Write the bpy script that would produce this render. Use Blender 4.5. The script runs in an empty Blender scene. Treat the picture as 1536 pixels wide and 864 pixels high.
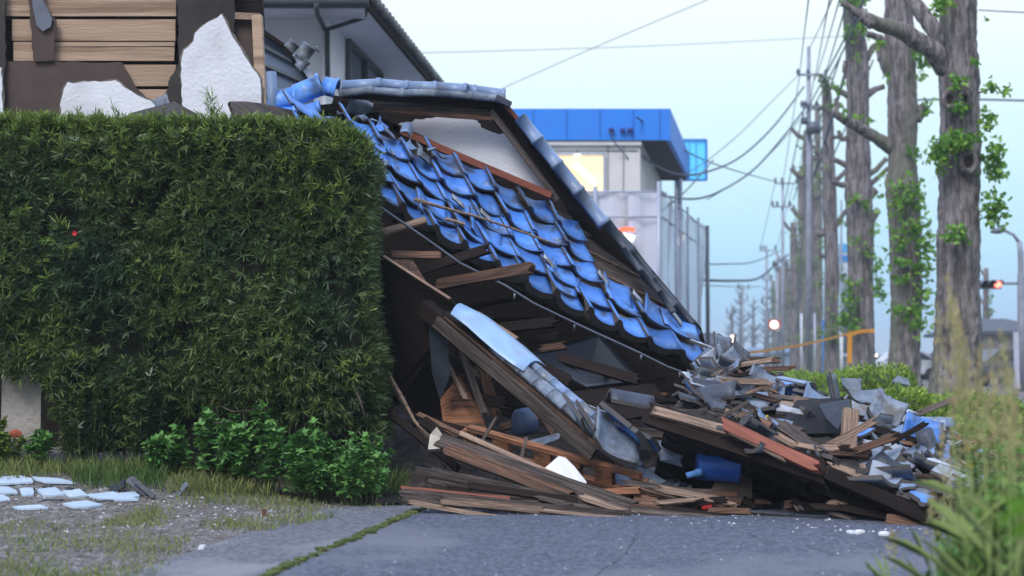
import bpy, math, random
import numpy as np
from mathutils import Vector, Matrix, noise as mnoise
RNG = random.Random(11); NR = np.random.default_rng(5)
S = bpy.context.scene
COL = S.collection
# ---------------- camera ----------------
FPX, HZ, CH = 2133.0, 540.0, 1.0          # focal in photo pixels, horizon row, lens height
PITCH = math.atan((HZ-432)/FPX)
cd = bpy.data.cameras.new('camera'); cam = bpy.data.objects.new('camera', cd); COL.objects.link(cam)
cam.location = (0, 0, CH); cam.rotation_euler = (math.pi/2+PITCH, 0, 0)
cd.sensor_width = 36; cd.lens = 36*FPX/1536; cd.clip_end = 3000; cd.clip_start = 0.1
cd.dof.use_dof = True; cd.dof.focus_distance = 11.0; cd.dof.aperture_fstop = 1.8
S.camera = cam
# ---------------- world, sun, exposure ----------------
W = bpy.data.worlds.new('World'); S.world = W; W.use_nodes = True
nt = W.node_tree; nt.nodes.clear(); N = nt.nodes.new; L = nt.links.new
SUN_EL, SUN_AZ = math.radians(50), math.radians(208)   # behind the lens, a little to the left
sky = N('ShaderNodeTexSky'); sky.sky_type = 'NISHITA'; sky.sun_disc = False
sky.sun_elevation = SUN_EL; sky.sun_rotation = SUN_AZ
geo = N('ShaderNodeTexCoord'); sep = N('ShaderNodeSeparateXYZ'); L(geo.outputs['Generated'], sep.inputs[0])
rmp = N('ShaderNodeValToRGB'); cr = rmp.color_ramp
mapz = N('ShaderNodeMapRange'); mapz.inputs[1].default_value = -0.02; mapz.inputs[2].default_value = 1.0
L(sep.outputs['Z'], mapz.inputs[0]); L(mapz.outputs[0], rmp.inputs[0])
def stops(cr, lst):
    while len(cr.elements) > 1: cr.elements.remove(cr.elements[-1])
    cr.elements[0].position = lst[0][0]; cr.elements[0].color = (*lst[0][1], 1)
    for p, c in lst[1:]:
        e = cr.elements.new(p); e.color = (*c, 1)
stops(cr, [(0.0, (.23,.47,.80)), (0.05, (.32,.60,.89)), (0.10, (.46,.77,.96)), (0.16, (.63,.88,.98)), (0.25, (.84,.95,.98)),
           (0.40, (1.0,1.13,1.25)), (0.7, (.78,.98,1.38)), (1.0, (.62,.82,1.32))])
cl = N('ShaderNodeTexNoise'); cl.inputs['Scale'].default_value = 2.2; cl.inputs['Detail'].default_value = 4
mp = N('ShaderNodeMapping'); mp.inputs['Scale'].default_value = (1, 1, 4); L(geo.outputs['Generated'], mp.inputs[0]); L(mp.outputs[0], cl.inputs[0])
mx = N('ShaderNodeMix'); mx.data_type = 'RGBA'; mx.blend_type = 'MIX'
mr = N('ShaderNodeMapRange'); mr.inputs[1].default_value = .45; mr.inputs[2].default_value = .75; mr.inputs[4].default_value = .12; L(cl.outputs[0], mr.inputs[0])
L(mr.outputs[0], mx.inputs[0]); L(rmp.outputs[0], mx.inputs[6]); mx.inputs[7].default_value = (.86,.95,1,1)
bg1 = N('ShaderNodeBackground'); bg1.inputs[1].default_value = 1.0; 
# low sky behind the lens dimmed so less light enters the open house
my_ = N('ShaderNodeMapRange'); my_.interpolation_type = 'SMOOTHSTEP'; my_.inputs[1].default_value = -.05; my_.inputs[2].default_value = -.55; L(sep.outputs['Y'], my_.inputs[0])
mz_ = N('ShaderNodeMapRange'); mz_.interpolation_type = 'SMOOTHSTEP'; mz_.inputs[1].default_value = .60; mz_.inputs[2].default_value = .15; L(sep.outputs['Z'], mz_.inputs[0])
mm_ = N('ShaderNodeMath'); mm_.operation = 'MULTIPLY'; L(my_.outputs[0], mm_.inputs[0]); L(mz_.outputs[0], mm_.inputs[1])
mk_ = N('ShaderNodeMapRange'); mk_.inputs[3].default_value = 1.0; mk_.inputs[4].default_value = .22; L(mm_.outputs[0], mk_.inputs[0])
dk = N('ShaderNodeVectorMath'); dk.operation = 'SCALE'; L(mx.outputs[2], dk.inputs[0]); L(mk_.outputs[0], dk.inputs['Scale']); L(dk.outputs[0], bg1.inputs[0])
bg2 = N('ShaderNodeBackground'); bg2.inputs[1].default_value = 0.05; L(sky.outputs[0], bg2.inputs[0])
ad = N('ShaderNodeMixShader'); ad.inputs[0].default_value = 0.06; L(bg1.outputs[0], ad.inputs[1]); L(bg2.outputs[0], ad.inputs[2])
wo = N('ShaderNodeOutputWorld'); L(ad.outputs[0], wo.inputs[0])
sd = bpy.data.lights.new('dusk_sun', 'SUN'); so = bpy.data.objects.new('dusk_sun', sd); COL.objects.link(so)
sd.energy = 2.1; sd.angle = math.radians(24); sd.color = (1.0, .96, .93)
dirv = Vector((math.sin(SUN_AZ)*math.cos(SUN_EL), math.cos(SUN_AZ)*math.cos(SUN_EL), math.sin(SUN_EL)))
so.rotation_euler = dirv.to_track_quat('Z', 'Y').to_euler()
vs = S.view_settings; vs.view_transform = 'Standard'; vs.look = 'None'; vs.exposure = 0.32; vs.gamma = 1
S.cycles.max_bounces = 6; S.cycles.diffuse_bounces = 3; S.cycles.glossy_bounces = 2; S.cycles.transparent_max_bounces = 12

# ---------------- helpers ----------------
cP, sP = math.cos(PITCH), math.sin(PITCH)
def P(px, py, Y):
    x = (px-768)/FPX; v = (432-py)/FPX
    y = cP - v*sP; z = sP + v*cP
    return Vector((x/y*Y, Y, CH + z/y*Y))
def GP(px, py, z=0.0):
    v = (432-py)/FPX; y = cP - v*sP; zz = sP + v*cP
    Y = (z-CH)/(zz/y)
    return P(px, py, Y)
def proj(p):
    d = Vector(p) - Vector((0, 0, CH)); f = d.y*cP + d.z*sP; u = -d.y*sP + d.z*cP
    return 768+FPX*d.x/f, 432-FPX*u/f
def hgt(x, y):                               # low soil bank rising to the hedge
    a = min(1, max(0, (y-8.3)/2.3)); b = min(1, max(0, (-1.05-x)/1.6)); return .23*a*a*(3-2*a)*b*b*(3-2*b)
def GB(px, py, z=0.0):                       # picture point on the bank surface
    lo, hi = 3.0, 40.0; f = lambda Y: (lambda p: p.z-z-hgt(p.x, p.y))(P(px, py, Y)); Y = lo; st = .15
    while Y < hi and f(Y) > 0: Y += st
    a, b = Y-st, Y
    for _ in range(14):
        m = (a+b)/2
        if f(m) > 0: a = m
        else: b = m
    return P(px, py, a)
def M(pxs, Y): return pxs/FPX*Y              # pixels at a depth -> metres
MATS = {}
def mat(name, c1, c2=None, scale=6.0, rough=.8, bump=.2, bscale=None, stretch=(1,1,1), metal=0, vary=.25, spec=.4, coord='Object',
        c3=None, dscale=1.5, emis=None, es=0, thr=(.35,.7), island=False, trans=0.0, hue=0.0):
    if name in MATS: return MATS[name]
    m = bpy.data.materials.new(name); m.use_nodes = True; t = m.node_tree; t.nodes.clear(); n = t.nodes.new; l = t.links.new
    b = n('ShaderNodeBsdfPrincipled'); o = n('ShaderNodeOutputMaterial'); l(b.outputs[0], o.inputs[0])
    b.inputs['Roughness'].default_value = rough; b.inputs['Metallic'].default_value = metal; b.inputs['Specular IOR Level'].default_value = spec
    tc = n('ShaderNodeTexCoord'); mpg = n('ShaderNodeMapping'); mpg.inputs['Scale'].default_value = stretch
    oi = n('ShaderNodeObjectInfo'); l(tc.outputs[coord], mpg.inputs[0])
    off = n('ShaderNodeVectorMath'); off.operation = 'MULTIPLY'; l(oi.outputs['Random'], off.inputs[0]); off.inputs[1].default_value = (37, 91, 53)
    addv = n('ShaderNodeVectorMath'); l(mpg.outputs[0], addv.inputs[0]); l(off.outputs[0], addv.inputs[1])
    tx = n('ShaderNodeTexNoise'); tx.inputs['Scale'].default_value = scale; tx.inputs['Detail'].default_value = 7; tx.inputs['Roughness'].default_value = .65
    l(addv.outputs[0], tx.inputs['Vector'])
    mrg = n('ShaderNodeMapRange'); mrg.inputs[1].default_value = thr[0]; mrg.inputs[2].default_value = thr[1]; l(tx.outputs[0], mrg.inputs[0])
    mix = n('ShaderNodeMix'); mix.data_type = 'RGBA'; l(mrg.outputs[0], mix.inputs[0])
    mix.inputs[6].default_value = (*c1, 1); mix.inputs[7].default_value = (*(c2 or tuple(x*.7 for x in c1)), 1)
    out = mix.outputs[2]
    if c3:
        t2 = n('ShaderNodeTexNoise'); t2.inputs['Scale'].default_value = dscale; t2.inputs['Detail'].default_value = 5; l(addv.outputs[0], t2.inputs['Vector'])
        mr2 = n('ShaderNodeMapRange'); mr2.inputs[1].default_value = .52; mr2.inputs[2].default_value = .66; l(t2.outputs[0], mr2.inputs[0])
        m2 = n('ShaderNodeMix'); m2.data_type = 'RGBA'; l(mr2.outputs[0], m2.inputs[0]); l(out, m2.inputs[6]); m2.inputs[7].default_value = (*c3, 1); out = m2.outputs[2]
    if vary or hue:
        hs = n('ShaderNodeHueSaturation'); l(out, hs.inputs['Color'])
        src = oi.outputs['Random']
        if island:
            gg = n('ShaderNodeNewGeometry'); src = gg.outputs['Random Per Island']
        mv = n('ShaderNodeMapRange'); l(src, mv.inputs[0]); mv.inputs[3].default_value = 1-vary; mv.inputs[4].default_value = 1+vary
        l(mv.outputs[0], hs.inputs['Value'])
        if hue:
            mh = n('ShaderNodeMapRange'); l(src, mh.inputs[0]); mh.inputs[3].default_value = .5+hue; mh.inputs[4].default_value = .5-hue; l(mh.outputs[0], hs.inputs['Hue'])
        out = hs.outputs[0]
    l(out, b.inputs['Base Color'])
    if rough > .25:
        rr = n('ShaderNodeMapRange'); l(tx.outputs[0], rr.inputs[0]); rr.inputs[3].default_value = max(.1, rough-.15); rr.inputs[4].default_value = min(1, rough+.15); l(rr.outputs[0], b.inputs['Roughness'])
    if bump:
        tb = n('ShaderNodeTexNoise'); tb.inputs['Scale'].default_value = bscale or scale*3; tb.inputs['Detail'].default_value = 5; l(addv.outputs[0], tb.inputs['Vector'])
        bp = n('ShaderNodeBump'); bp.inputs['Strength'].default_value = bump; bp.inputs['Distance'].default_value = .02; l(tb.outputs[0], bp.inputs['Height']); l(bp.outputs[0], b.inputs['Normal'])
    if emis:
        b.inputs['Emission Color'].default_value = (*emis, 1); b.inputs['Emission Strength'].default_value = es
    if trans:
        tr = n('ShaderNodeBsdfTranslucent'); l(out, tr.inputs[0]); ms = n('ShaderNodeMixShader'); ms.inputs[0].default_value = trans
        l(b.outputs[0], ms.inputs[1]); l(tr.outputs[0], ms.inputs[2]); l(ms.outputs[0], o.inputs[0])
    MATS[name] = m; return m

class MB:
    def __init__(s): s.v = []; s.f = []; s.sm = []
    def add(s, vs, fs, smooth=False):
        k = len(s.v); s.v += [tuple(x) for x in vs]; s.f += [tuple(i+k for i in f) for f in fs]; s.sm += [smooth]*len(fs); return s
    def box(s, c, ax, ay, az):                 # centre and three half-axis vectors
        c, ax, ay, az = map(Vector, (c, ax, ay, az)); vs = [c+ax*i+ay*j+az*k for i in (-1,1) for j in (-1,1) for k in (-1,1)]
        return s.add(vs, [(0,1,3,2),(4,6,7,5),(0,4,5,1),(2,3,7,6),(0,2,6,4),(1,5,7,3)])
    def abox(s, x0, x1, y0, y1, z0, z1):
        return s.box(((x0+x1)/2,(y0+y1)/2,(z0+z1)/2), ((x1-x0)/2,0,0), (0,(y1-y0)/2,0), (0,0,(z1-z0)/2))
    def bar(s, p0, p1, w, h, up=(0,0,1)):      # rectangular bar between two points
        p0, p1 = Vector(p0), Vector(p1); d = (p1-p0); u = Vector(up); sd_ = d.cross(u).normalized(); u = sd_.cross(d).normalized()
        return s.box((p0+p1)/2, d/2, sd_*w/2, u*h/2)
    def tube(s, pts, r, n=8, cap=True, rough=0, seed=0, ridges=0):
        pts = [Vector(p) for p in pts]; rs = r if isinstance(r, (list, tuple)) else [r]*len(pts)
        up = Vector((0,0,1)); vs = []; fr = None
        for i, p in enumerate(pts):
            d = (pts[min(i+1, len(pts)-1)]-pts[max(i-1, 0)]).normalized()
            if fr is None: fr = d.orthogonal().normalized()
            fr = (fr - d*fr.dot(d)).normalized(); b = d.cross(fr)
            for k in range(n):
                a = 2*math.pi*k/n; q = rs[i]
                if rough:
                    q *= 1+rough*mnoise.noise(Vector((math.cos(a)*2+seed, math.sin(a)*2, i*.35)))
                if ridges:
                    wv = mnoise.noise(Vector((i*.22, k*.6+seed, seed)))
                    q *= 1+ridges*(abs(math.sin(a*n/4.0*.5+wv*5+i*.1))-.5)+ridges*.9*mnoise.noise(Vector((k*1.7, i*.6, seed)))
                vs.append(p+(fr*math.cos(a)+b*math.sin(a))*q)
        fs = [(i*n+k, i*n+(k+1)%n, (i+1)*n+(k+1)%n, (i+1)*n+k) for i in range(len(pts)-1) for k in range(n)]
        if cap: fs += [tuple(range(n))[::-1], tuple((len(pts)-1)*n+k for k in range(n))]
        return s.add(vs, fs, True)
    def slab(s, poly, th):                     # planar-ish polygon (3D points) given a thickness vector
        th = Vector(th); n = len(poly); poly = [Vector(p) for p in poly]
        vs = poly+[p+th for p in poly]
        return s.add(vs, [tuple(range(n))[::-1], tuple(range(n, 2*n))]+[(i, (i+1)%n, n+(i+1)%n, n+i) for i in range(n)])
    def build(s, name, m, parent=None, loc=None, flat=None):
        me = bpy.data.meshes.new(name)
        base = Vector(parent['_o']) if parent is not None else Vector((0,0,0))
        if parent is None:
            base = Vector(loc) if loc is not None else sum((Vector(v) for v in s.v), Vector())/max(1, len(s.v))
        me.from_pydata([tuple(Vector(v)-base) for v in s.v], [], s.f)
        for p, q in zip(me.polygons, s.sm): p.use_smooth = q
        me.materials.append(m); me.update()
        o = bpy.data.objects.new(name, me); COL.objects.link(o)
        if parent is not None: o.parent = parent; o['_o'] = parent['_o']
        else: o.location = base; o['_o'] = tuple(base)
        return o
def tag(o, label, cat, group=None, kind=None):
    o['label'] = label; o['category'] = cat
    if group: o['group'] = group
    o['kind'] = kind or 'thing'
    return o
def thing(name, label, cat, loc, group=None):
    o = bpy.data.objects.new(name, None); COL.objects.link(o); o.location = loc; o['_o'] = tuple(loc); o.empty_display_size = .1
    return tag(o, label, cat, group)
def struct(o, kind='structure'): o['kind'] = kind; return o
def npmesh(name, V, F, m, parent=None, smooth=False, base=None):   # V (n,3), F (m,k) numpy
    me = bpy.data.meshes.new(name); b = np.array(parent['_o'] if parent is not None else (base if base is not None else V.mean(0)))
    n, k = F.shape
    me.vertices.add(len(V)); me.vertices.foreach_set('co', (V-b).astype(np.float32).ravel())
    me.loops.add(n*k); me.loops.foreach_set('vertex_index', F.astype(np.int32).ravel())
    me.polygons.add(n); me.polygons.foreach_set('loop_start', np.arange(0, n*k, k, dtype=np.int32))
    me.update(calc_edges=True); me.validate()
    if smooth: me.polygons.foreach_set('use_smooth', [True]*n)
    me.materials.append(m); o = bpy.data.objects.new(name, me); COL.objects.link(o)
    if parent is not None: o.parent = parent; o['_o'] = parent['_o']
    else: o.location = b; o['_o'] = tuple(b)
    return o
def grain(o, d):                            # turn the object's own axes so its x runs along the grain
    q = Vector(d).normalized().to_track_quat('X', 'Z').to_matrix().to_4x4(); o.data.transform(q.inverted()); o.matrix_basis = o.matrix_basis @ q; return o
def unit(a): return a/np.maximum(np.linalg.norm(a, axis=1, keepdims=True), 1e-9)
def blades(base, d, side, length, width, droop=0.0):
    """pointed leaf blades: base (n,3), direction, side vector, per-blade length and width; 6 verts, 2 quads folded along the rib."""
    n = len(base); length = np.broadcast_to(length, n)[:, None]; width = np.broadcast_to(width, n)[:, None]
    nn = np.cross(d, side)
    p0 = base; mid = base+d*length*.5+nn*width*.15; tip = base+d*length-np.array([0,0,1.])*length*droop
    q1 = base+d*length*.18; a1 = q1+side*width*.5; b1 = q1-side*width*.5
    q2 = base+d*length*.62-np.array([0,0,1.])*length*droop*.3; a2 = q2+side*width*.5; b2 = q2-side*width*.5
    V = np.stack([p0, a1, a2, tip, b2, b1], 1).reshape(-1, 3)
    k = np.arange(n)[:, None]*6
    F = np.concatenate([k+np.array([[0,1,2,3]]), k+np.array([[0,3,4,5]])])
    return V, F
def fans(base, d, side, size, cup=.25):
    """ginkgo-like fan leaves: stalk point + notched fan rim."""
    n = len(base); size = np.broadcast_to(size, n)[:, None]; nn = np.cross(d, side)
    ang = [-.95, -.5, -.05, .05, .5, .95]; rad = [.8, 1, .78, .78, 1, .8]
    pts = [base]+[base+(d*math.cos(a)+side*math.sin(a)+nn*cup*abs(a))*size*r for a, r in zip(ang, rad)]
    V = np.stack(pts, 1).reshape(-1, 3); k = np.arange(n)[:, None]*7
    F = np.concatenate([k+np.array([[0,1,2,3]]), k+np.array([[0,4,5,6]])])
    return V, F
def rnddir(n, up=0.0):
    d = NR.normal(size=(n, 3)); d[:, 2] += up; return unit(d)
def sides(d):
    r = NR.normal(size=d.shape); return unit(np.cross(d, r))

# ---------------- materials ----------------
tile_blue = mat('glazed_blue_tile', (.055,.18,.56), (.11,.28,.68), 6, .4, .35, 25, vary=.38, c3=(.055,.085,.16), dscale=6, island=True, spec=.5)
tile_slate = mat('grey_blue_tile', (.12,.15,.20), (.24,.28,.35), 12, .5, .5, 30, vary=.3, c3=(.09,.085,.08), dscale=5)
tile_pale = mat('pale_tile', (.42,.46,.53), (.25,.28,.33), 9, .6, .5, 30, vary=.25, c3=(.20,.18,.165), dscale=5)
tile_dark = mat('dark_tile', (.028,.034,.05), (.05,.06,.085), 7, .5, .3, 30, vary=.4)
wood_grey = mat('weathered_wood', (.19,.145,.125), (.055,.04,.035), 5, .85, .9, 12, (.8,22,22), vary=.35, thr=(.42,.6), c3=(.05,.04,.035), dscale=2)
wood_brown = mat('brown_wood', (.25,.13,.08), (.075,.04,.026), 5, .8, .8, 12, (.8,22,22), vary=.35, thr=(.42,.6), c3=(.05,.035,.03), dscale=2)
wood_orange = mat('orange_wood', (.40,.17,.08), (.16,.065,.035), 5, .75, .7, 12, (.8,18,18), vary=.2, thr=(.42,.6), c3=(.08,.05,.035), dscale=1.5)
wood_pale = mat('pale_broken_wood', (.42,.29,.21), (.20,.125,.09), 5, .85, .8, 12, (.8,22,22), vary=.3, thr=(.42,.62), c3=(.14,.10,.08), dscale=2)
wood_dark = mat('dark_wood', (.020,.012,.010), (.009,.006,.005), 3, .9, .5, 9, (1,12,12), vary=.4, spec=.2)  # brown wood taken near black; the interior's shade is put into its colour
wood_red = mat('red_brown_wood', (.27,.075,.04), (.14,.035,.02), 3, .6, .4, 9, (1,12,12), vary=.15)
plaster = mat('white_plaster', (.82,.82,.86), (.74,.75,.80), 2.5, .9, .35, 30, vary=.04, c3=(.66,.65,.68), dscale=2.2)
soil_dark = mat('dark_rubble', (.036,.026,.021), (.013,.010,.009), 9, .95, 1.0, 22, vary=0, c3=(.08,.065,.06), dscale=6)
clay = mat('unglazed_clay', (.06,.06,.065), (.11,.09,.08), 12, .9, .3, 40, vary=.2)
metal_grey = mat('grey_metal', (.16,.18,.22), (.10,.11,.14), 8, .45, .1, 30, metal=.3, vary=.1)
# ================= ground =================
def sheet(name, pts, z, m, sub=None):
    mb = MB(); mb.add([(x, y, z) for x, y in pts], [tuple(range(len(pts)))]); o = mb.build(name, m, loc=(0,0,0)); return struct(o)
m_soil = mat('gravelly_soil', (.20,.18,.165), (.09,.078,.07), 30, .95, 1.0, 40, vary=0, c3=(.24,.23,.23), dscale=6, thr=(.42,.58))
m_asph = mat('asphalt', (.135,.15,.20), (.06,.07,.10), 34, .85, 1.0, 60, vary=0, thr=(.42,.57), c3=(.155,.165,.20), dscale=.9)
m_conc = mat('worn_concrete', (.19,.195,.225), (.10,.105,.13), 26, .85, 1.0, 60, vary=0, thr=(.40,.58), c3=(.23,.235,.26), dscale=1.4)
sheet('ground', [(-900,-60),(900,-60),(900,1800),(-900,1800)], 0, m_soil)
bk_ = MB(); nx_, ny_ = 60, 40; vs_ = []
for j in range(ny_+1):
    for i in range(nx_+1):
        x = -9+8.0*i/nx_; y = 7.5+6.5*j/ny_; vs_.append((x, y, .003+hgt(x, y)+.012*mnoise.noise(Vector((x*2, y*2, 0)))*min(1, hgt(x, y)*12)))
bk_.add(vs_, [(j*(nx_+1)+i, j*(nx_+1)+i+1, (j+1)*(nx_+1)+i+1, (j+1)*(nx_+1)+i) for j in range(ny_) for i in range(nx_)], True); struct(bk_.build('ground_bank', m_soil, loc=(0,0,0)))
g = lambda px, py: (lambda p: (p.x, p.y))(GP(px, py))
# driveway asphalt (edge runs up-right from (410,864) to (650,757)), the paler strip beside it
e0, e1 = g(405, 864), g(652, 757)
dx, dy = e0[0]-e1[0], e0[1]-e1[1]
near = (e1[0]+dx*2.4, e1[1]+dy*2.4)
sheet('driveway', [near, (1.75, near[1]), (2.0, 6.6), (2.9, 8.2), (3.2, 16.2), (e1[0]-dx*1.2, 16.2), (e1[0]-dx*.2, e1[1]-dy*.2)], .006, m_asph)
s0, s1 = g(190, 864), g(500, 757)
near2 = (s0[0]+(s0[0]-s1[0])*1.6, s0[1]+(s0[1]-s1[1])*1.6)
sheet('concrete_strip', [near2, near, (e1[0], e1[1]), (e1[0]+.02, e1[1]+.3), (s1[0]+.05, s1[1]+.12), s1], .010, m_conc)
sheet('road', [(-6.5, 17), (5.2, 17), (5.6, 30), (9.5, 55), (14, 100), (70, 600), (40, 600), (-2, 100), (-6, 40)], .005, m_asph)
sheet('far_road', [(13, 17), (24, 17), (110, 600), (95, 600)], .005, m_asph)
# tree strip ground cover
m_verge = mat('green_verge', (.06,.10,.025), (.10,.11,.05), 6, .95, .8, 30, vary=0)
sheet('grass_verge', [(4.4, 16), (10, 16), (12, 40), (16.5, 100), (80, 590), (74, 590), (13, 100), (6.5, 40)], .009, m_verge)

# ---- moss line, grasses, pebbles
m_moss = mat('moss', (.06,.085,.02), (.10,.12,.03), 20, .95, .8, 60, vary=.3, island=True)
m_grass = mat('dry_green_grass', (.15,.21,.05), (.29,.28,.12), 3, .8, 0, vary=.35, island=True, hue=.03, trans=.25)
m_grass2 = mat('green_grass', (.07,.15,.03), (.12,.19,.05), 3, .8, 0, vary=.35, island=True, hue=.02, trans=.25)
def grass(name, pts, n, h, w, m, label, lean=.35):
    """n blades at random points drawn by pts(n) -> (n,2)"""
    xy = pts(n); base = np.column_stack([xy, [.003+hgt(x_, y_) for x_, y_ in xy]]); k = len(base)
    d = np.column_stack([NR.normal(0, lean, k), NR.normal(0, lean, k), np.ones(k)]); d = unit(d); hh = h*NR.uniform(.35, 1.2, k)
    V, F = blades(base, d, sides(d), hh, w*NR.uniform(.6, 1.3, k), droop=.18)
    o = npmesh(name, V, F, m); tag(o, label, 'grass', kind='stuff'); return o
def seg_pts(a, b, wid):
    def f(n):
        t = NR.uniform(0, 1, n)[:, None]; a_, b_ = np.array(a), np.array(b); d = (b_-a_)/np.linalg.norm(b_-a_); nrm = np.array([-d[1], d[0]])
        return a_+(b_-a_)*t+nrm*NR.normal(0, wid, n)[:, None]
    return f
def poly_pts(quad, patch=0.0):                # pixel quad on the ground
    A, B, C, D = [np.array(q, float) for q in quad]
    def f(n):
        u, v = NR.uniform(0, 1, n)[:, None], NR.uniform(0, 1, n)[:, None]; p = (A*(1-u)+B*u)*(1-v)+(D*(1-u)+C*u)*v; p = np.array([tuple(GB(a, b))[:2] for a, b in p])
        if patch:
            keep = np.array([mnoise.noise(Vector((x*2.3, y*1.6, 3.1))) > -.02+patch*RNG.uniform(-.35, .35) for x, y in p]); p = p[keep]
        return p
    return f
mo = MB()
for i in range(420):
    t = RNG.random(); w = .012+.010*t; x = e1[0]+(near[0]-e1[0])*t+RNG.gauss(0, w); y = e1[1]+(near[1]-e1[1])*t+RNG.gauss(0, w)
    r = RNG.uniform(.006, .022); mo.box((x, y, .012), (r, r*.4, 0), (-r*.3, r, 0), (0, 0, r*.5))
tag(mo.build('moss', m_moss), 'green moss filling the joint between the asphalt and the concrete strip', 'moss', kind='stuff')
grass('joint_grass', seg_pts(near, e1, .014), 2000, .03, .005, m_grass, 'short tufts growing along the mossy joint')
grass('verge_grass', poly_pts([(-60,890),(215,890),(300,800),(-60,775)], 1), 6500, .045, .0045, m_grass, 'dry yellow green grass patch beside the concrete strip')
grass('soil_grass', poly_pts([(150,790),(400,800),(640,752),(330,722)], 1), 7000, .06, .005, m_grass, 'sparse short grass on the gravelly soil below the hedge')
grass('hedge_foot_grass', poly_pts([(-60,735),(600,752),(600,715),(-60,700)], .6), 9000, .14, .007, m_grass, 'longer grass along the foot of the hedge')
def scatter(name, label, pts, n, r0, r1, m, z=.006):
    xy = pts(n); mb = MB()
    for x, y in xy:
        r = RNG.uniform(r0, r1); a = RNG.uniform(0, 6.3); ca, sa = math.cos(a)*r, math.sin(a)*r; q = RNG.uniform(.4, .9)
        z_ = z; z = z_+hgt(x, y)
        mb.add([(x+ca, y+sa, z), (x-sa*q, y+ca*q, z), (x-ca, y-sa, z), (x+sa*q, y-ca*q, z), (x+ca*.2, y+sa*.1, z+r*.7)], [(0,1,4),(1,2,4),(2,3,4),(3,0,4)]); z = z_
    return tag(mb.build(name, m), label, 'pebbles', kind='stuff')
m_chip = mat('pale_chips', (.55,.56,.60), (.35,.35,.38), 20, .9, 0, vary=.3, island=True)
m_chip2 = mat('grey_chips', (.20,.19,.20), (.11,.10,.10), 20, .9, 0, vary=.4, island=True)
scatter('soil_gravel', 'grey gravel lying on the bare soil', poly_pts([(-60,890),(330,830),(640,752),(-60,705)]), 3800, .004, .016, m_chip2)
scatter('soil_chips', 'white plaster crumbs on the bare soil', poly_pts([(-60,800),(330,800),(600,752),(-60,705)]), 260, .005, .016, m_chip)
scatter('asphalt_chips', 'small white plaster crumbs on the asphalt', poly_pts([(560,880),(1430,880),(1430,790),(640,762)]), 90, .003, .008, m_chip, .009)
scatter('pile_edge_chips', 'plaster crumbs along the edge of the debris', poly_pts([(620,768),(1400,806),(1400,786),(620,752)]), 170, .003, .013, m_chip, .009)
scatter('asphalt_grit', 'grey grit scattered over the asphalt', poly_pts([(440,880),(1430,880),(1430,790),(640,762)]), 900, .003, .007, m_chip2, .009)

# ================= hedge =================
m_leaf = mat('hedge_leaf', (.056,.100,.024), (.115,.165,.040), 2.2, .45, 0, vary=.6, island=True, spec=.5, hue=.02, trans=.12, c3=(.034,.074,.032), dscale=.9)
m_leaf_new = mat('hedge_new_leaf', (.13,.22,.04), (.20,.26,.05), 3, .5, 0, vary=.3, island=True, hue=.02, trans=.2)
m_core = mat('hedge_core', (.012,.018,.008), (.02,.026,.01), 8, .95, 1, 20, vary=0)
HX0, HX1, HY0, HY1 = -4.35, -1.03, 10.25, 11.15
HT = P(300, 182, HY0).z
hedge = thing('clipped_hedge', 'tall box clipped dark green hedge of narrow leaves beside the collapsed house', 'hedge', (-2.6, 10.7, 0))
def hz_(x, y): return .07*mnoise.noise(Vector((x*1.3, y*1.3, 0)))+.035*mnoise.noise(Vector((x*5, y*5, 1)))
def hbottom(x):   # lower edge of the foliage, metres
    px = 768+x/HY0*FPX
    return float(np.interp(px, [-60, 60, 90, 200, 270, 330, 440, 560], [.88, .86, .30, .34, .62, .64, .52, .42]))
core = MB(); nx, nz = 44, 30
def hface(u, v):      # front face, returns outer surface point
    x = HX0+(HX1-HX0)*u; zb = hbottom(x); z = zb+(HT-zb)*v; y = HY0+.05*mnoise.noise(Vector((x*1.7, z*1.7, 5)))+.03*mnoise.noise(Vector((x*6, z*6, 2)))
    rr = max(0, u-.93)/.07; y += .10*rr*rr; x -= .02*max(0, v-.9)*10*rr
    if v < .25: y += (.25-v)*.5
    if v > .94: y += (v-.94)*1.6
    y += .07*mnoise.noise(Vector((x*.9+3, z*.9, 4))); x += (.05*math.sin(z*2.1+.5)+.04*mnoise.noise(Vector((z*2.5, 1, 6))))*max(0, u-.8)/.2
    tx_ = max(0, (x-(HX1-.42))/.42); tx_ = min(1, tx_); z -= (.26*(1-math.sqrt(max(0, 1-tx_*tx_)))+.0)*max(0, v-.6)/.4
    return x, y, z
gv = []
for j in range(nz+1):
    for i in range(nx+1):
        x, y, z = hface(i/nx, j/nz); gv.append((x-.10*(i == nx)-.0, y+.15, z-.10*(j >= nz-1)))
fs = [(j*(nx+1)+i, j*(nx+1)+i+1, (j+1)*(nx+1)+i+1, (j+1)*(nx+1)+i) for j in range(nz) for i in range(nx)]
k = len(gv); gv += [(x, HY1-.1, z) for x, y, z in gv]
fs += [tuple(k+a for a in f)[::-1] for f in fs]
for i in range(nx): fs += [(nz*(nx+1)+i, nz*(nx+1)+i+1, k+nz*(nx+1)+i+1, k+nz*(nx+1)+i), (i+1, i, k+i, k+i+1)]
for j in range(nz): fs += [((j+1)*(nx+1)+nx, j*(nx+1)+nx, k+j*(nx+1)+nx, k+(j+1)*(nx+1)+nx), (j*(nx+1), (j+1)*(nx+1), k+(j+1)*(nx+1), k+j*(nx+1))]
core.add(gv, fs); core.build('branch_mass', m_core, hedge)
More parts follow.
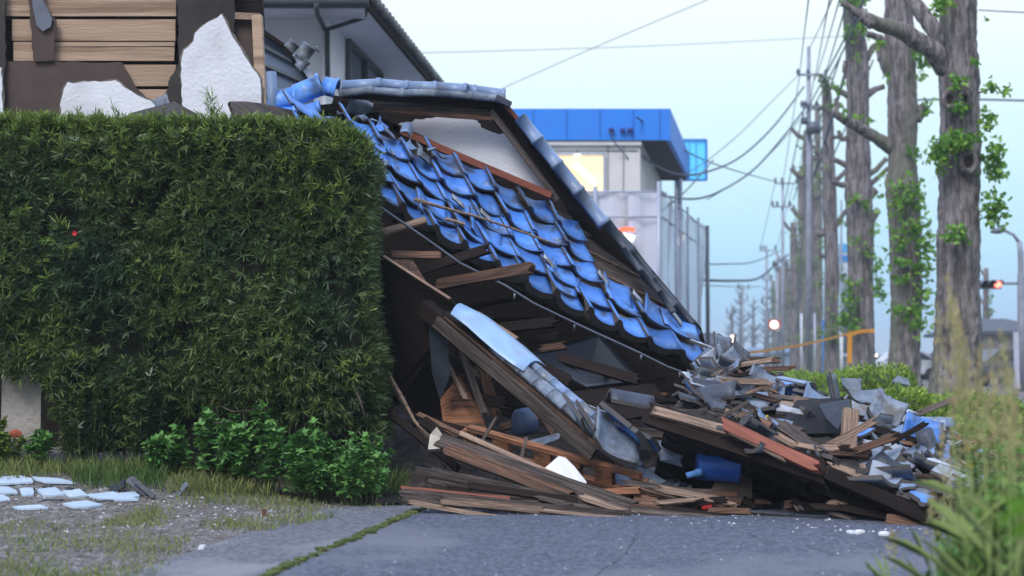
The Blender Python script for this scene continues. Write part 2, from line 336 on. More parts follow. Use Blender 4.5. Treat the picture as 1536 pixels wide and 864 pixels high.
def shoots(pos, nrm, nleaf, L0, W0, m, name, upb=.25, par=None):
    """tufts of narrow leaves round short shoots: pos (n,3), outward normals"""
    n = len(pos); d = unit(nrm+NR.normal(0, .45, (n, 3))+np.array([0, 0, upb])); s1 = sides(d); s2 = np.cross(d, s1)
    base = np.repeat(pos, nleaf, 0); D = np.repeat(d, nleaf, 0); A = np.repeat(s1, nleaf, 0); B = np.repeat(s2, nleaf, 0)
    th = NR.uniform(0, 6.283, n*nleaf); t = np.tile(np.linspace(0, 1, nleaf), n)
    rad = A*np.cos(th)[:, None]+B*np.sin(th)[:, None]
    ld = unit(D*(.35+.75*t)[:, None]+rad*(1.05-.45*t)[:, None]+np.array([0, 0, -.10])+NR.normal(0, .12, rad.shape))
    base = base+D*(t*.055)[:, None]
    V, F = blades(base, ld, unit(np.cross(ld, D+NR.normal(0, .3, D.shape))), L0*NR.uniform(.6, 1.2, n*nleaf), W0*NR.uniform(.8, 1.2, n*nleaf), droop=.05)
    return npmesh(name, V, F, m, par if par is not None else hedge)
pos = []; nrm = []
for i in range(7000):
    u, v = RNG.uniform(.0, 1), RNG.random(); x, y, z = hface(u, v)
    dens = mnoise.noise(Vector((x*2.2, z*2.2, 8)))
    if dens < -.25 and RNG.random() < .75: continue
    pos.append((x, y+RNG.uniform(0, .13), z)); nrm.append((.5 if u > .93 else 0, -1, .0 if v > .2 else -.3))
for i in range(1300):
    z = RNG.uniform(.42, HT-.24); y = RNG.uniform(HY0+.08, HY1); pos.append((HX1+.05*math.sin(z*2.1+.5)+.04*mnoise.noise(Vector((z*2.5, 1, 6)))+.03*mnoise.noise(Vector((y*4, z*3, 0)))-RNG.uniform(0, .06), y, z)); nrm.append((1, 0, 0))
shoots(np.array(pos), np.array(nrm, float), 12, .078, .0078, m_leaf, 'foliage')
pos = []; nrm = []
for i in range(2100):
    x = RNG.uniform(HX0, HX1-.02); y = HY0+.02+abs(RNG.gauss(0, .35)); y = min(y, HY1); tx_ = min(1, max(0, (x-(HX1-.42))/.42)); z = HT+hz_(x, y)-RNG.uniform(0, .07)-.26*(1-math.sqrt(1-tx_*tx_))
    z += .05*max(0, mnoise.noise(Vector((x*4, y*3, 9)))); pos.append((x, y, z)); nrm.append((0, -.25, 1))
shoots(np.array(pos), np.array(nrm, float), 12, .07, .0085, m_leaf_new, 'new_growth_foliage', .5)
pos = []; nrm = []
for i in range(520):   # lighter new shoots speckling the front, denser near the top edge and in patches
    u, v = RNG.random(), 1-RNG.random()**2*.95; x, y, z = hface(u, v)
    if v < .88 and mnoise.noise(Vector((x*1.6+4, z*1.6, 1))) < .12: continue
    pos.append((x, y-.015, z)); nrm.append((0, -1, .6))
shoots(np.array(pos), np.array(nrm, float), 11, .08, .008, m_leaf_new, 'new_shoot_foliage', .5)
# straggling tall shoots
pos = []; nrm = []
for px, py in ((318,160),(312,150),(322,172),(115,170),(100,175),(180,172),(175,165),(250,170),(90,176),(330,165),(308,175),(315,140)):
    p = P(px, py+8, HY0+.2); 
    for q in range(3): pos.append((p.x+RNG.gauss(0,.01), p.y, p.z-.03*q)); nrm.append((0,0,1))
shoots(np.array(pos), np.array(nrm, float), 9, .085, .007, m_leaf_new, 'shoot_foliage', 1.5)
m_bark = mat('bark', (.14,.11,.09), (.07,.05,.04), 5, .9, .8, 18, (1,1,.3), vary=.1)
for px, r in ((285,.055),(120,.05),(440,.05),(540,.045)):
    b_ = P(px, 700, HY0+.45); b_.z = .1
    mb = MB(); mb.tube([b_, b_+Vector((.01,0,.35)), b_+Vector((.03,0,.8)), b_+Vector((.02,.02,1.3))], [r*1.2, r, r*.95, r*.8], 10, rough=.3); mb.build('stem', m_bark, hedge)
for (a, b, c) in (((310,600),(350,618),(405,612)),((300,640),(345,630),(372,660)),((520,560),(540,600),(552,640))):
    mb = MB(); mb.tube([P(*a, HY0+.1), P(*b, HY0+.02), P(*c, HY0+.05)], [.008,.006,.003], 6); mb.build('twig', m_bark, hedge)
fl = MB(); c = P(112, 350, HY0-.06)
for k in range(6):
    a = k*1.05; d = Vector((math.cos(a), -.3, math.sin(a))); s_ = Vector((-math.sin(a), 0, math.cos(a))); fl.add([c, c+d*.012+s_*.008, c+d*.02, c+d*.012-s_*.008], [(0,1,2,3)])
tag(fl.build('red_flower', mat('red_petal', (.65,.01,.03), rough=.5, bump=0, vary=0)), 'tiny red camellia like bloom on the face of the hedge', 'flower')

# low stone/concrete edging visible under the hedge at the left, terracotta pot shard
m_block = mat('old_concrete', (.42,.38,.34), (.28,.25,.23), 5, .9, .5, 30, vary=0)
bp_ = MB(); zt = P(30, 560, 10.5).z; x0, x1 = P(-90, 600, 10.5).x, P(64, 600, 10.5).x
bp_.abox(x0, P(2,600,10.5).x, 10.44, 10.54, 0, zt); bp_.abox(P(5,600,10.5).x, x1, 10.46, 10.56, 0, zt-.01)
tag(bp_.build('garden_wall', m_block), 'weathered beige concrete slab wall showing under the hedge', 'wall', kind='thing')
pot = thing('terracotta_pot', 'broken terracotta pot half hidden by weeds under the hedge', 'pot', GB(28, 697))
p0 = Vector(pot['_o']); mb = MB(); n = 18; prof = [(.045,0),(.075,.20),(.088,.205),(.088,.245),(.08,.245),(.068,.2),(.04,.02)]
vsx = []; 
for r, z in prof:
    for k in range(n): a = 2*math.pi*k/n; vsx.append(p0+Vector((r*math.cos(a), r*math.sin(a), z+(.02*math.sin(a*3) if z > .2 else 0))))
mb.add(vsx, [(i*n+k, i*n+(k+1)%n, (i+1)*n+(k+1)%n, (i+1)*n+k) for i in range(len(prof)-1) for k in range(n)], True)
mb.build('pot_wall', mat('terracotta', (.42,.11,.06), (.30,.07,.04), 12, .8, .2, vary=0), pot)

# ---- undergrowth plants in front of the hedge
m_herb = mat('herb_leaf', (.085,.23,.05), (.14,.30,.07), 5, .6, 0, vary=.35, island=True, hue=.015, trans=.2)
m_herb_y = mat('yellow_green_leaf', (.13,.21,.03), (.19,.27,.05), 5, .6, 0, vary=.3, island=True, trans=.2)
m_stalk = mat('stalk', (.10,.13,.04), (.08,.09,.04), 5, .8, 0, vary=0)
def herb(px, py, wpx, hpx, n, Y, m, label, lf=.075, group='leafy plants in front of the hedge', name='leafy_plant', cat='plant', wf=.35):
    b = P(px, py, Y); b.z = hgt(b.x, b.y); w, h = M(wpx, Y)/2, M(hpx, Y)
    t = thing(name, label, cat, b, group); st = MB(); lp = []; ld = []
    for i in range(n):
        a = RNG.uniform(0, 6.283); r = math.sqrt(RNG.random()); tx, ty = w*r*math.cos(a), .22*r*math.sin(a)
        hh = h*(1-.45*r*r)*RNG.uniform(.75, 1.05); b0 = b+Vector((tx*.5, ty*.5, 0)); t1 = b+Vector((tx, ty, hh)); mid = (b0+t1)/2+Vector((tx*.12, ty*.1, hh*.08))
        st.tube([b0, mid, t1], [.004, .003, .002], 4, False)
        for q in range(9):
            s = .25+.75*q/8; p = b0.lerp(mid, min(1, s*2)) if s < .5 else mid.lerp(t1, (s-.5)*2)
            for _ in range(2 if q < 6 else 4): lp.append(p); ld.append((RNG.gauss(0, 1), RNG.gauss(-.25, 1), RNG.gauss(.35, .5)))
    st.build('stem', m_stalk, t)
    lp = np.array([tuple(p) for p in lp]); ld = unit(np.array(ld)); nn = len(lp)
    V, F = [], []; k = 0; sd_ = unit(np.cross(ld, np.column_stack([NR.normal(0,.4,nn), NR.normal(0,.4,nn), np.ones(nn)])))
    for ang, sc in ((0, 1), (.75, .75), (-.75, .75)):   # three lobes per leaf
        dd = unit(ld*math.cos(ang)+sd_*math.sin(ang)); ss = unit(sd_*math.cos(ang)-ld*math.sin(ang))
        v, f = blades(lp, dd, ss, lf*sc*NR.uniform(.7, 1.2, nn), lf*wf*sc, .12); V.append(v); F.append(f+k); k += len(v)
    npmesh('foliage', np.concatenate(V), np.concatenate(F), m, t); return t
herb(318, 738, 150, 108, 34, 10.0, m_herb, 'bright green leafy herb under the bare stem of the hedge')
herb(388, 736, 90, 125, 24, 9.98, m_herb, 'tall green herb between two lower leafy herbs', )
herb(468, 742, 110, 115, 30, 9.9, m_herb, 'rounded green herb just before the corner of the hedge')
herb(545, 745, 110, 110, 34, 9.8, m_herb, 'dense fine leaved green herb at the corner nearest the debris', .055)
herb(240, 736, 70, 70, 12, 10.0, m_herb, 'small green herb beside the long grass clump')
herb(205, 700, 120, 165, 26, 10.35, m_leaf, 'dark narrow leaved shrub hanging down to the soil below the hedge', .09, wf=.16)
herb(130, 715, 110, 175, 26, 10.35, m_leaf, 'dark narrow leaved shrub beside the beige slab wall', .09, wf=.16)
herb(5, 712, 50, 80, 12, 10.3, m_herb_y, 'yellow green weed growing over the terracotta pot', .06)
herb(66, 712, 50, 60, 10, 10.3, m_herb, 'dark green weed beside the terracotta pot', .06)
grass('long_grass', poly_pts([(110,735),(245,740),(245,715),(110,712)]), 480, .20, .006, m_grass2, 'clump of long green grass at the foot of the hedge', .28)
grass('corner_grass', poly_pts([(480,752),(600,756),(600,735),(480,735)]), 700, .30, .007, m_grass2, 'long grass blades among herbs at the hedge corner', .3)
# cracks in the asphalt
m_crack = mat('crack_dark', (.035,.038,.05), (.02,.022,.03), 20, .95, 0, vary=0)
for pts_, lb in (([(955,800),(945,822),(930,838),(905,852),(880,880)],'thin crack wandering across the asphalt below the debris'),([(1120,800),(1150,812),(1210,818),(1260,835)],'short crack in the asphalt below the bucket')):
    mb = MB(); q_ = []
    for (a, b), (c, d) in zip(pts_, pts_[1:]):
        for k in range(6): t = k/6; q_.append(GP(a+(c-a)*t+RNG.uniform(-3,3), b+(d-b)*t+RNG.uniform(-1,1), .0085))
    vs_ = []
    for p in q_: w = RNG.uniform(.001,.004); vs_ += [p+Vector((-w,0,0)), p+Vector((w,0,0))]
    mb.add(vs_, [(2*i,2*i+1,2*i+3,2*i+2) for i in range(len(q_)-1)]); struct(mb.build('road_crack', m_crack))
# ================= collapsed house =================
house = thing('collapsed_house', 'collapsed wooden house with blue tiled roof slumped over dark wreckage', 'house', (0, 12, 0))
def Yr(a, b): return 11.15+1.0*a+1.1*b
def R(a, b, h=0.0):
    px = 500+575*a-80*b*(1-.0*a); py = 262+303*a-215*b+21*math.sin(math.pi*min(1, max(0, a)))*(1-b)
    p = P(px, py, Yr(a, b))
    return p+RN*h
e_ = P(1075,565,Yr(1,0))-P(500,262,Yr(0,0)); s_ = P(420,47,Yr(0,1))-P(500,262,Yr(0,0))
RN = Vector((0,0,1)); RN = e_.cross(s_).normalized()
NC, NRW = 12.5, 7.2
def fascia_y(px):       # upper boundary of the tile field in the picture
    return float(np.interp(px, [380, 540, 600, 835, 872, 1010, 1072], [150, 186, 212, 312, 330, 462, 545]))
bare = [(862,338),(905,345),(945,385),(1022,468),(990,470),(893,432),(880,400)]
def inpoly(x, y, pl):
    c = False; j = len(pl)-1
    for i in range(len(pl)):
        xi, yi = pl[i]; xj, yj = pl[j]
        if (yi > y) != (yj > y) and x < (xj-xi)*(y-yi)/(yj-yi)+xi: c = not c
        j = i
    return c
TW, TL, TT = e_.length/NC, s_.length/NRW, .018
def tprof(u):            # S profile: raised roll on the low-u side, hanging trough, slight rise
    return TW*(.20*math.exp(-((u-.02)/.15)**2)-.095*math.sin(math.pi*min(1, max(0, (u-.12)/.88)))+.10*max(0, u-.8)/.2*.6)
def add_tile(mb, fr, w, l, th=TT, nu=9, u0=-.04, u1=1.04, lip=0.0, cut=None, flat=False):
    """S-shaped pan tile. fr(u,v,h)->point; cut(u)-> start v (broken front edge)"""
    top, bot = [], []
    for j in range(3):
        for i in range(nu):
            u = u0+(u1-u0)*i/(nu-1); v0 = cut(u) if cut else -.13; v = v0+(1-v0)*j/2; h = tprof(u)+.042*(1-v)
            h = (h if not flat else tprof(u)*.45+.042*(1-v)); top.append(fr(u, v, h)); bot.append(fr(u, v, h-th-(lip if j == 0 else 0)))
    n = nu; T = 3*n; fs = []
    for j in range(2):
        for i in range(n-1): fs += [(j*n+i, j*n+i+1, (j+1)*n+i+1, (j+1)*n+i), (T+j*n+i+1, T+j*n+i, T+(j+1)*n+i, T+(j+1)*n+i+1)]
    k = len(mb.v); mb.add(top+bot, fs, True); k0 = len(mb.f)
    ed = []
    for i in range(n-1): ed += [(i+1, i, T+i, T+i+1), (2*n+i, 2*n+i+1, T+2*n+i+1, T+2*n+i)]
    for j in range(2): ed += [(j*n, (j+1)*n, T+(j+1)*n, T+j*n), ((j+1)*n+n-1, j*n+n-1, T+j*n+n-1, T+(j+1)*n+n-1)]
    mb.f += [tuple(x+k for x in f) for f in ed]; mb.sm += [False]*len(ed)
    edges_at.extend(range(k0, len(mb.f)))
tiles = MB(); edges_at = []
for j in range(8):
    for i in range(-1, 13):
        sh = .0
        ca, cb = (i+.5)/NC, (j+.55)/NRW
        q = proj(R(ca, cb)); topq = proj(R(ca, (j+1.0)/NRW))
        if q[1] < fascia_y(q[0])+6: continue
        if inpoly(q[0], q[1], bare): continue
        if j and RNG.random() < (.06 if j in (1, 2) and i < 6 else .025): continue
        jit = .016 if j > 1 else .03
        da, db = RNG.gauss(0, jit*.5)/NC*4, RNG.gauss(0, jit)/NRW*4; rot = RNG.gauss(0, .035 if j > 1 else .07); tl = RNG.gauss(0, .012); lift = abs(RNG.gauss(0, .008))
        if j == 0: lip, db, rot = .05, 0, rot*.2
        else: lip = 0
        cut = None
        if RNG.random() < .08 and j > 0:
            c0 = RNG.uniform(-.1, .3); sl = RNG.uniform(-.3, .3); cut = lambda u, c0=c0, sl=sl: c0+sl*u+.08*math.sin(u*17)
        def fr(u, v, h, i=i, j=j):
            uu = (u-.5)*math.cos(rot)-(v-.5)*math.sin(rot)+.5; vv = (v-.5)*math.cos(rot)+(u-.5)*math.sin(rot)+.5
            return R((i+uu)/NC+da, (j+vv)/NRW+db, .05+h+lift+tl*(u-.5)*2)
        add_tile(tiles, fr, TW, TL, lip=lip, cut=cut, flat=(j == 1 or (j == 2 and i < 5)))
to = tiles.build('tile_covering', tile_blue, house); to.data.materials.append(clay)
for fi in edges_at: to.data.polygons[fi].material_index = 1
# sheathing, battens, fascia below the tiles
sh = MB(); cols = 24; rows = 8; gv = []
def rtop(a):   # b of the hip/fascia line at a
    lo, hi = 0.0, 1.25
    for _ in range(18):
        m_ = (lo+hi)/2; q = proj(R(a, m_))
        if q[1] > fascia_y(q[0])+2: lo = m_
        else: hi = m_
    return max(.02, lo)
for i in range(cols+1):
    a = -.25+1.26*i/cols; bt = rtop(a)
    for j in range(rows+1): gv.append(R(a, .0+bt*j/rows, 0))
vv = [tuple(p) for p in gv]+[tuple(p-RN*.03) for p in gv]; T = len(gv); r1 = rows+1; fs = []
for i in range(cols):
    for j in range(rows):
        q = (i*r1+j, (i+1)*r1+j, (i+1)*r1+j+1, i*r1+j+1); fs += [q, tuple(T+x for x in q[::-1])]
    fs += [(i*r1, T+i*r1, T+(i+1)*r1, (i+1)*r1), (i*r1+rows, (i+1)*r1+rows, T+(i+1)*r1+rows, T+i*r1+rows)]
sh.add(vv, fs); grain(sh.build('roof_boarding', wood_grey, house), e_)
for k in range(6):
    b = .12+.135*k; mb = MB(); a0, a1 = .45, .99
    while a1 > a0 and rtop(a1) < b: a1 -= .01
    mb.bar(R(a0, b, .012), R(a1, b, .012), .02, .02, RN); mb.build('tile_batten', wood_pale, house)
# eave: dark fascia board, thin bent gutter strip with hooks, rafters under
eb = MB(); gut = MB(); pts = []
for i in range(25):
    a = -.2+1.21*i/24; pts.append(R(a, .0))
ge = [(400,212),(500,268),(560,303),(585,320),(640,358),(690,394),(757,427),(800,454),(875,490),(958,528),(1000,549),(1068,575),(1080,582)]
ring = []
for i in range(25):
    q = proj(pts[i]); lo = P(q[0], float(np.interp(q[0], [g_[0] for g_ in ge], [g_[1] for g_ in ge])), pts[i].y+.03); hi = pts[i]+Vector((0,.03,.01)); bk = Vector((0,.06,0))
    ring += [hi, lo, lo+bk, hi+bk]
eb.add(ring, [(i*4+k, i*4+(k+1)%4, (i+1)*4+(k+1)%4, (i+1)*4+k) for i in range(24) for k in range(4)]+[(3,2,1,0),(96,97,98,99)])
grain(eb.build('eave_board', wood_dark, house), e_)
gp = [P(*q) for q in [(555,300,10.98),(585,321,11.02),(640,359,11.1),(690,395,11.2),(757,428,11.28),(800,455,11.35),(875,491,11.5),(958,529,11.65),(1000,550,11.75),(1068,575,11.85)]]
gut.tube(gp, .011, 6); gut.build('bent_gutter_strip', metal_grey, house)
for q in ((772,440),(862,486),(962,532),(1020,558)):
    mb = MB(); c = P(*q, 11.42+(q[0]-772)/900); mb.tube([c, c+Vector((-.005,0,-.05))], .009, 6); mb.build('gutter_hook', metal_grey, house)
for i in range(13):
    a = -.2+.095*i; mb = MB(); mb.bar(R(a, .03, -.07), R(a, rtop(a), -.07), .045, .07, RN); mb.build('rafter', wood_dark, house)
# gable: plaster triangle, void behind, tie board in red brown
YG = 12.42
gpl = [(598,187),(606,183),(614,184),(622,179),(640,178),(662,175),(700,177),(716,181),(722,190),(735,198),(748,201),(762,200),(790,238),(824,290),(800,282),(760,262),(700,236),(640,207)]
rr_ = random.Random(4); gpl = [(x+rr_.uniform(-1.2,1.2), y+rr_.uniform(-1.2,1.2)) for (x0,y0),(x1,y1) in zip(gpl, gpl[1:]+gpl[:1]) for x, y in [(x0+(x1-x0)*t, y0+(y1-y0)*t) for t in (0,.33,.66)]]
mb = MB(); mb.slab([P(x, y, YG+.08) for x, y in gpl][::-1], (0, .035, 0)); mb.build('gable_plaster', plaster, house)
back = [(470,158),(560,150),(735,148),(850,300),(1005,470),(1050,575),(1060,740),(1060,800),(430,800),(430,170)]
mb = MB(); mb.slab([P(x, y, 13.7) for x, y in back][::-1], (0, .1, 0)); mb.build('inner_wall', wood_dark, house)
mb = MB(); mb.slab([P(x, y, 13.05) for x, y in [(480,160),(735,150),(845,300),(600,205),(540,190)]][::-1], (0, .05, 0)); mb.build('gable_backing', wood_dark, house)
mb = MB(); mb.bar(P(590,192,YG-.04), P(827,293,YG-.04), .06, .055, (0,0,1)); grain(mb.build('gable_sill_board', wood_red, house), P(827,293,YG)-P(590,192,YG))
mb = MB(); mb.bar(P(540,186,YG-.0), P(640,216,YG-.0), .09, .06, (0,0,1)); mb.build('broken_sill_board', wood_grey, house)
# barge boards
def board(pa, pb, w, th, m, name, Y0, Y1, up=(0,-1,0), par=house, seg=10, bow=.0):
    """board whose broad face looks at the lens: pixel ends"""
    mb = MB(); A, B = P(*pa, Y0), P(*pb, Y1); d = (B-A); n = Vector(up); wv = d.cross(n).normalized()*w/2; tv = wv.cross(d).normalized()*th/2
    ring = []
    for i in range(seg+1):
        t = i/seg; c = A+d*t+wv.normalized()*bow*math.sin(math.pi*t); w_ = 1+.05*mnoise.noise(c*3); ring += [c+wv*w_+tv, c-wv*w_+tv, c-wv*w_-tv, c+wv*w_-tv]
    fs = [(i*4+k, i*4+(k+1)%4, (i+1)*4+(k+1)%4, (i+1)*4+k) for i in range(seg) for k in range(4)]+[(3,2,1,0), tuple(seg*4+k for k in range(4))]
    mb.add(ring, fs); return grain(mb.build(name, m, par), d)
YB = 12.3
board((512,139),(748,156),.09,.05,wood_dark,'barge_board',YB-.1,YB)
board((560,157),(742,165),.13,.045,wood_grey,'barge_board',YB+.03,YB+.06)
board((575,166),(740,178),.035,.05,wood_brown,'barge_trim',YB,YB+.02)
board((740,158),(868,312),.13,.04,wood_dark,'barge_board',YB+.02,YB+.12)
board((757,156),(882,306),.035,.07,wood_red,'barge_trim',YB-.04,YB+.06)
board((736,166),(836,300),.05,.04,wood_grey,'barge_board',YB-.0,YB+.1)
board((742,172),(832,290),.10,.03,wood_dark,'barge_board',YB+.2,YB+.3)
board((500,150),(570,166),.08,.05,wood_dark,'barge_board',YB+.1,YB+.1)
# ridge rows of tiles along barge/hip lines
def half_round(mb, A, B, r, upv, n=9, th=.018, flare=1.12, arc=math.pi):
    A, B, upv = Vector(A), Vector(B), Vector(upv); d = (B-A).normalized(); sd_ = d.cross(upv).normalized(); u = sd_.cross(d).normalized(); vs = []
    for (p, k) in ((A, flare), (A.lerp(B, .12), flare*.99), (A.lerp(B, .13), 1), (B, 1)):
        for q in (1, 1-th/r):
            for i in range(n):
                a = math.pi/2-arc/2+arc*i/(n-1); vs.append(p+(sd_*math.cos(a)+u*math.sin(a))*r*k*q)
    fs = []
    for s in range(3):
        for i in range(n-1):
            o, o2 = s*2*n, (s+1)*2*n; fs += [(o+i, o+i+1, o2+i+1, o2+i), (o+n+i+1, o+n+i, o2+n+i, o2+n+i+1)]
        o, o2 = s*2*n, (s+1)*2*n; fs += [(o, o2, o2+n, o+n), (o+n-1, o+2*n-1, o2+2*n-1, o2+n-1)]
    for o in (0, 6*n):
        for i in range(n-1): fs.append((o+i+1, o+i, o+n+i, o+n+i+1))
    mb.add(vs, fs, False)
    mb.sm[-len(fs):] = [True]*len(fs)
tile_lav = mat('ridge_tile_glaze', (.12,.18,.31), (.20,.27,.40), 7, .38, .15, 30, vary=.2, c3=(.14,.15,.17), dscale=3, island=True)
def ridge_row(px, Y0, Y1, r, upv, m, name='ridge_tile', par=house, sep=.97):
    n = len(px)-1
    for i in range(n):
        y0 = Y0+(Y1-Y0)*i/n; y1 = Y0+(Y1-Y0)*(i+1)/n; A, B = P(*px[i], y0), P(*px[i+1], y1); mb = MB()
        half_round(mb, A, A.lerp(B, sep+.06), r, upv); mb.build(name, m, par)
top = [(515,132),(572,129),(612,133),(655,134),(700,137),(712,139),(757,145)]
ridge_row(top[::-1], YB, YB-.15, .066, (0,-.45,1), tile_lav)
ridge_row([(508,143),(552,137),(600,141),(650,141),(702,145),(756,151)], YB-.2, YB-.05, .05, (0,-.6,.8), tile_slate)
ridge_row([(905,338),(868,290),(836,250),(806,213),(779,178)][::1], YB+.0, YB-.05, .066, (.5,-.75,.45), tile_lav)
ridge_row([(779,184),(812,222),(842,262),(874,300),(905,340)], YB+.1, YB+.12, .06, (.2,-.7,.45), tile_dark)
ridge_row([(1012,462),(978,424),(945,382),(908,334)], 12.3, 12.35, .055, (.5,-.6,.6), tile_dark)
ridge_row([(1040,488),(1008,452),(975,412),(948,376),(925,350)], 12.45, 12.45, .04, (.6,-.6,.6), tile_dark)
ridge_row([(1010,470),(990,440),(962,408),(935,374)], 12.15, 12.2, .03, (.2,-.8,.6), tile_dark)
mb = MB(); mb.slab([P(x,y,12.5) for x,y in [(1005,455),(1022,462),(1052,498),(1040,515),(1015,492)]][::-1], (0,.02,.0)); mb.build('hip_flashing', tile_blue, house)
mb = MB(); mb.slab([P(x,y,12.62) for x,y in [(840,295),(880,300),(935,352),(1052,492),(1062,530),(1010,475),(865,338)]][::-1], (0,.05,0)); mb.build('hip_board', wood_dark, house)
# apex end tile
mb = MB(); mb.bar(P(744,147,YB-.1), P(766,158,YB-.1), .10, .05, (0,0,1)); mb.build('ridge_end_tile', tile_dark, house)
mb = MB(); half_round(mb, P(515,150,YB), P(560,166,YB+.2), .12, (0,-.3,-1)); mb.build('curved_valley_tile', tile_slate, house)
# broken upper-left roof corner with heavy ridge
for (A, B, r, y) in (((405,160),(448,152),.13,12.1),((447,150),(486,134),.135,12.1),((484,135),(505,140),.12,12.15),((405,176),(446,172),.075,12.0),((446,174),(482,164),.075,12.0)):
    mb = MB(); half_round(mb, P(*B, y), P(*A, y), r, (.1,-.55,1)); mb.build('ridge_tile', tile_blue, house)
mb = MB(); mb.slab([P(x,y,12.35) for x,y in [(395,178),(520,150),(600,190),(600,250),(395,250)]][::-1], (0,.08,0)); mb.build('roof_underlay', wood_dark, house)

# interior floor heap and dark sheets
hp = MB(); nx, ny = 46, 14; gv = []
for j in range(ny+1):
    for i in range(nx+1):
        px = 545+(1010-545)*i/nx; t = j/ny; Yf = 9.75; Y = Yf+(13.6-Yf)*t
        zz = .02+1.0*t**1.3*float(np.interp(px, [545,640,760,900,1010], [1.0,.75,.45,.35,.5]))+.10*mnoise.noise(Vector((px*.02, t*6, 2)))*min(1, t*4)+.05*mnoise.noise(Vector((px*.07, t*20, 7)))
        p = P(px, 500, Y); gv.append((p.x, Y, max(.0, zz)))
hp.add(gv, [(j*(nx+1)+i, j*(nx+1)+i+1, (j+1)*(nx+1)+i+1, (j+1)*(nx+1)+i) for j in range(ny) for i in range(nx)])
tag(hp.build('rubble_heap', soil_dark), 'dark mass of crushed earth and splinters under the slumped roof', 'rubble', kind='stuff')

# ================= loose planks, panels, tiles =================
def rnd(i): return random.Random(i)
def plank(a, b, Ya, Yb, w, th, m, label, name='broken_plank', cat='plank', roll=0.0, jag=.5, group=None, seg=9, sag=0.0, seed=0):
    """timber between two picture points at given depths; splintered ends; local x runs along the grain"""
    A, B = P(*a, Ya), P(*b, Yb); d = B-A; Lg = d.length; x = d.normalized()
    n = Vector((0, -1, .45)); y = x.cross(n).normalized(); z = x.cross(y).normalized()
    r = Matrix.Rotation(roll, 3, x); y = r @ y; z = r @ z
    rr = rnd(seed+int(a[0]*7+a[1])); mb = MB(); nw = 5; top = []; bot = []
    for i in range(seg+1):
        for k in range(nw):
            t = i/seg; xx = Lg*t; yy = w*(k/(nw-1)-.5)
            if i == 0: xx += rr.uniform(0, jag)*w
            if i == seg: xx -= rr.uniform(0, jag)*w
            wob = w*.03*mnoise.noise(Vector((t*5, k, seed))); zz = sag*math.sin(math.pi*t)
            top.append((xx, yy*(1+.05*math.sin(t*9+seed))+wob, zz+th/2)); bot.append((xx+(rr.uniform(-.3,.3)*w*jag if i in (0, seg) else 0), yy*(1+.05*math.sin(t*9+seed))+wob, zz-th/2))
    T = len(top); fs = []
    for i in range(seg):
        for k in range(nw-1): q = (i*nw+k, (i+1)*nw+k, (i+1)*nw+k+1, i*nw+k+1); fs += [q, tuple(T+v for v in q[::-1])]
        fs += [(i*nw, T+i*nw, T+(i+1)*nw, (i+1)*nw), (i*nw+nw-1, (i+1)*nw+nw-1, T+(i+1)*nw+nw-1, T+i*nw+nw-1)]
    for k in range(nw-1): fs += [(k, k+1, T+k+1, T+k), (seg*nw+k+1, seg*nw+k, T+seg*nw+k, T+seg*nw+k+1)]
    me = bpy.data.meshes.new(name); me.from_pydata(top+bot, [], fs); me.materials.append(m); me.update()
    o = bpy.data.objects.new(name, me); COL.objects.link(o)
    o.matrix_world = Matrix.Translation(A) @ Matrix((x, y, z)).transposed().to_4x4(); o['_o'] = tuple(A)
    return tag(o, label, cat, group)
def panel(poly, m, label, th=.015, name='board_fragment', cat='board', off=None, parent=None):
    """flat sheet: picture polygon with a depth at each corner"""
    pts = [P(x, y, Y) for x, y, Y in poly]; n = Vector((0,0,0)); c = sum(pts, Vector())/len(pts)
    for i in range(len(pts)): n += (pts[i]-c).cross(pts[(i+1)%len(pts)]-c)
    n.normalize()
    if n.y > 0: n = -n; pts = pts[::-1]
    mb = MB(); mb.slab(pts, -n*th)
    mb.f[0], mb.f[1] = mb.f[0][::-1], mb.f[1][::-1]
    mb.f = [f[::-1] for f in mb.f]
    o = mb.build(name, m); return tag(o, label, cat)
G = 'timbers fallen in front of the house'
# foreground timbers at the asphalt
plank((598,742),(950,778),9.35,9.15,.085,.03,wood_grey,'long grey plank lying lowest along the asphalt edge',group=G,roll=.25)
plank((600,735),(770,752),9.45,9.35,.05,.03,wood_red,'reddish split plank at the edge of the asphalt near the herbs',group=G)
plank((640,712),(955,772),9.6,9.3,.10,.03,wood_grey,'wide weathered plank sloping down to the asphalt',group=G,roll=.2,sag=.03)
plank((655,660),(955,765),9.9,9.35,.10,.045,wood_grey,'long brown board crossing the front of the wreckage',group=G,roll=-.1)
plank((665,672),(860,748),9.8,9.45,.085,.04,wood_brown,'brown timber resting over two grey planks',group=G)
plank((690,650),(888,738),10.1,9.6,.035,.03,wood_pale,'thin pale batten passing in front of the white plaster triangle',group=G)
plank((630,628),(705,684),10.1,9.9,.07,.05,wood_dark,'short dark beam end behind the cream plaster lump',group=G)
plank((625,620),(740,675),10.3,10.1,.03,.03,wood_brown,'thin red brown batten above the dark beam end',group=G)
plank((852,741),(962,736),9.5,9.45,.045,.03,wood_orange,'short orange board lying level below the slotted frame',group=G)
plank((860,755),(985,765),9.4,9.35,.05,.03,wood_brown,'brown splintered board beside the crumpled dark sheet',group=G)
plank((620,705),(780,735),9.6,9.5,.05,.03,wood_grey,'grey plank with a narrow crack near the scrap of green',group=G,roll=.5)
plank((700,728),(870,752),9.45,9.35,.045,.03,wood_dark,'dark plank squeezed between two grey planks',group=G)
plank((660,750),(930,776),9.25,9.2,.05,.02,wood_pale,'pale pinkish plank edge touching the asphalt',group=G,roll=.3)
plank((910,772),(1090,776),9.3,9.25,.06,.03,wood_grey,'flat grey plank running under the crumpled dark sheet',group=G)
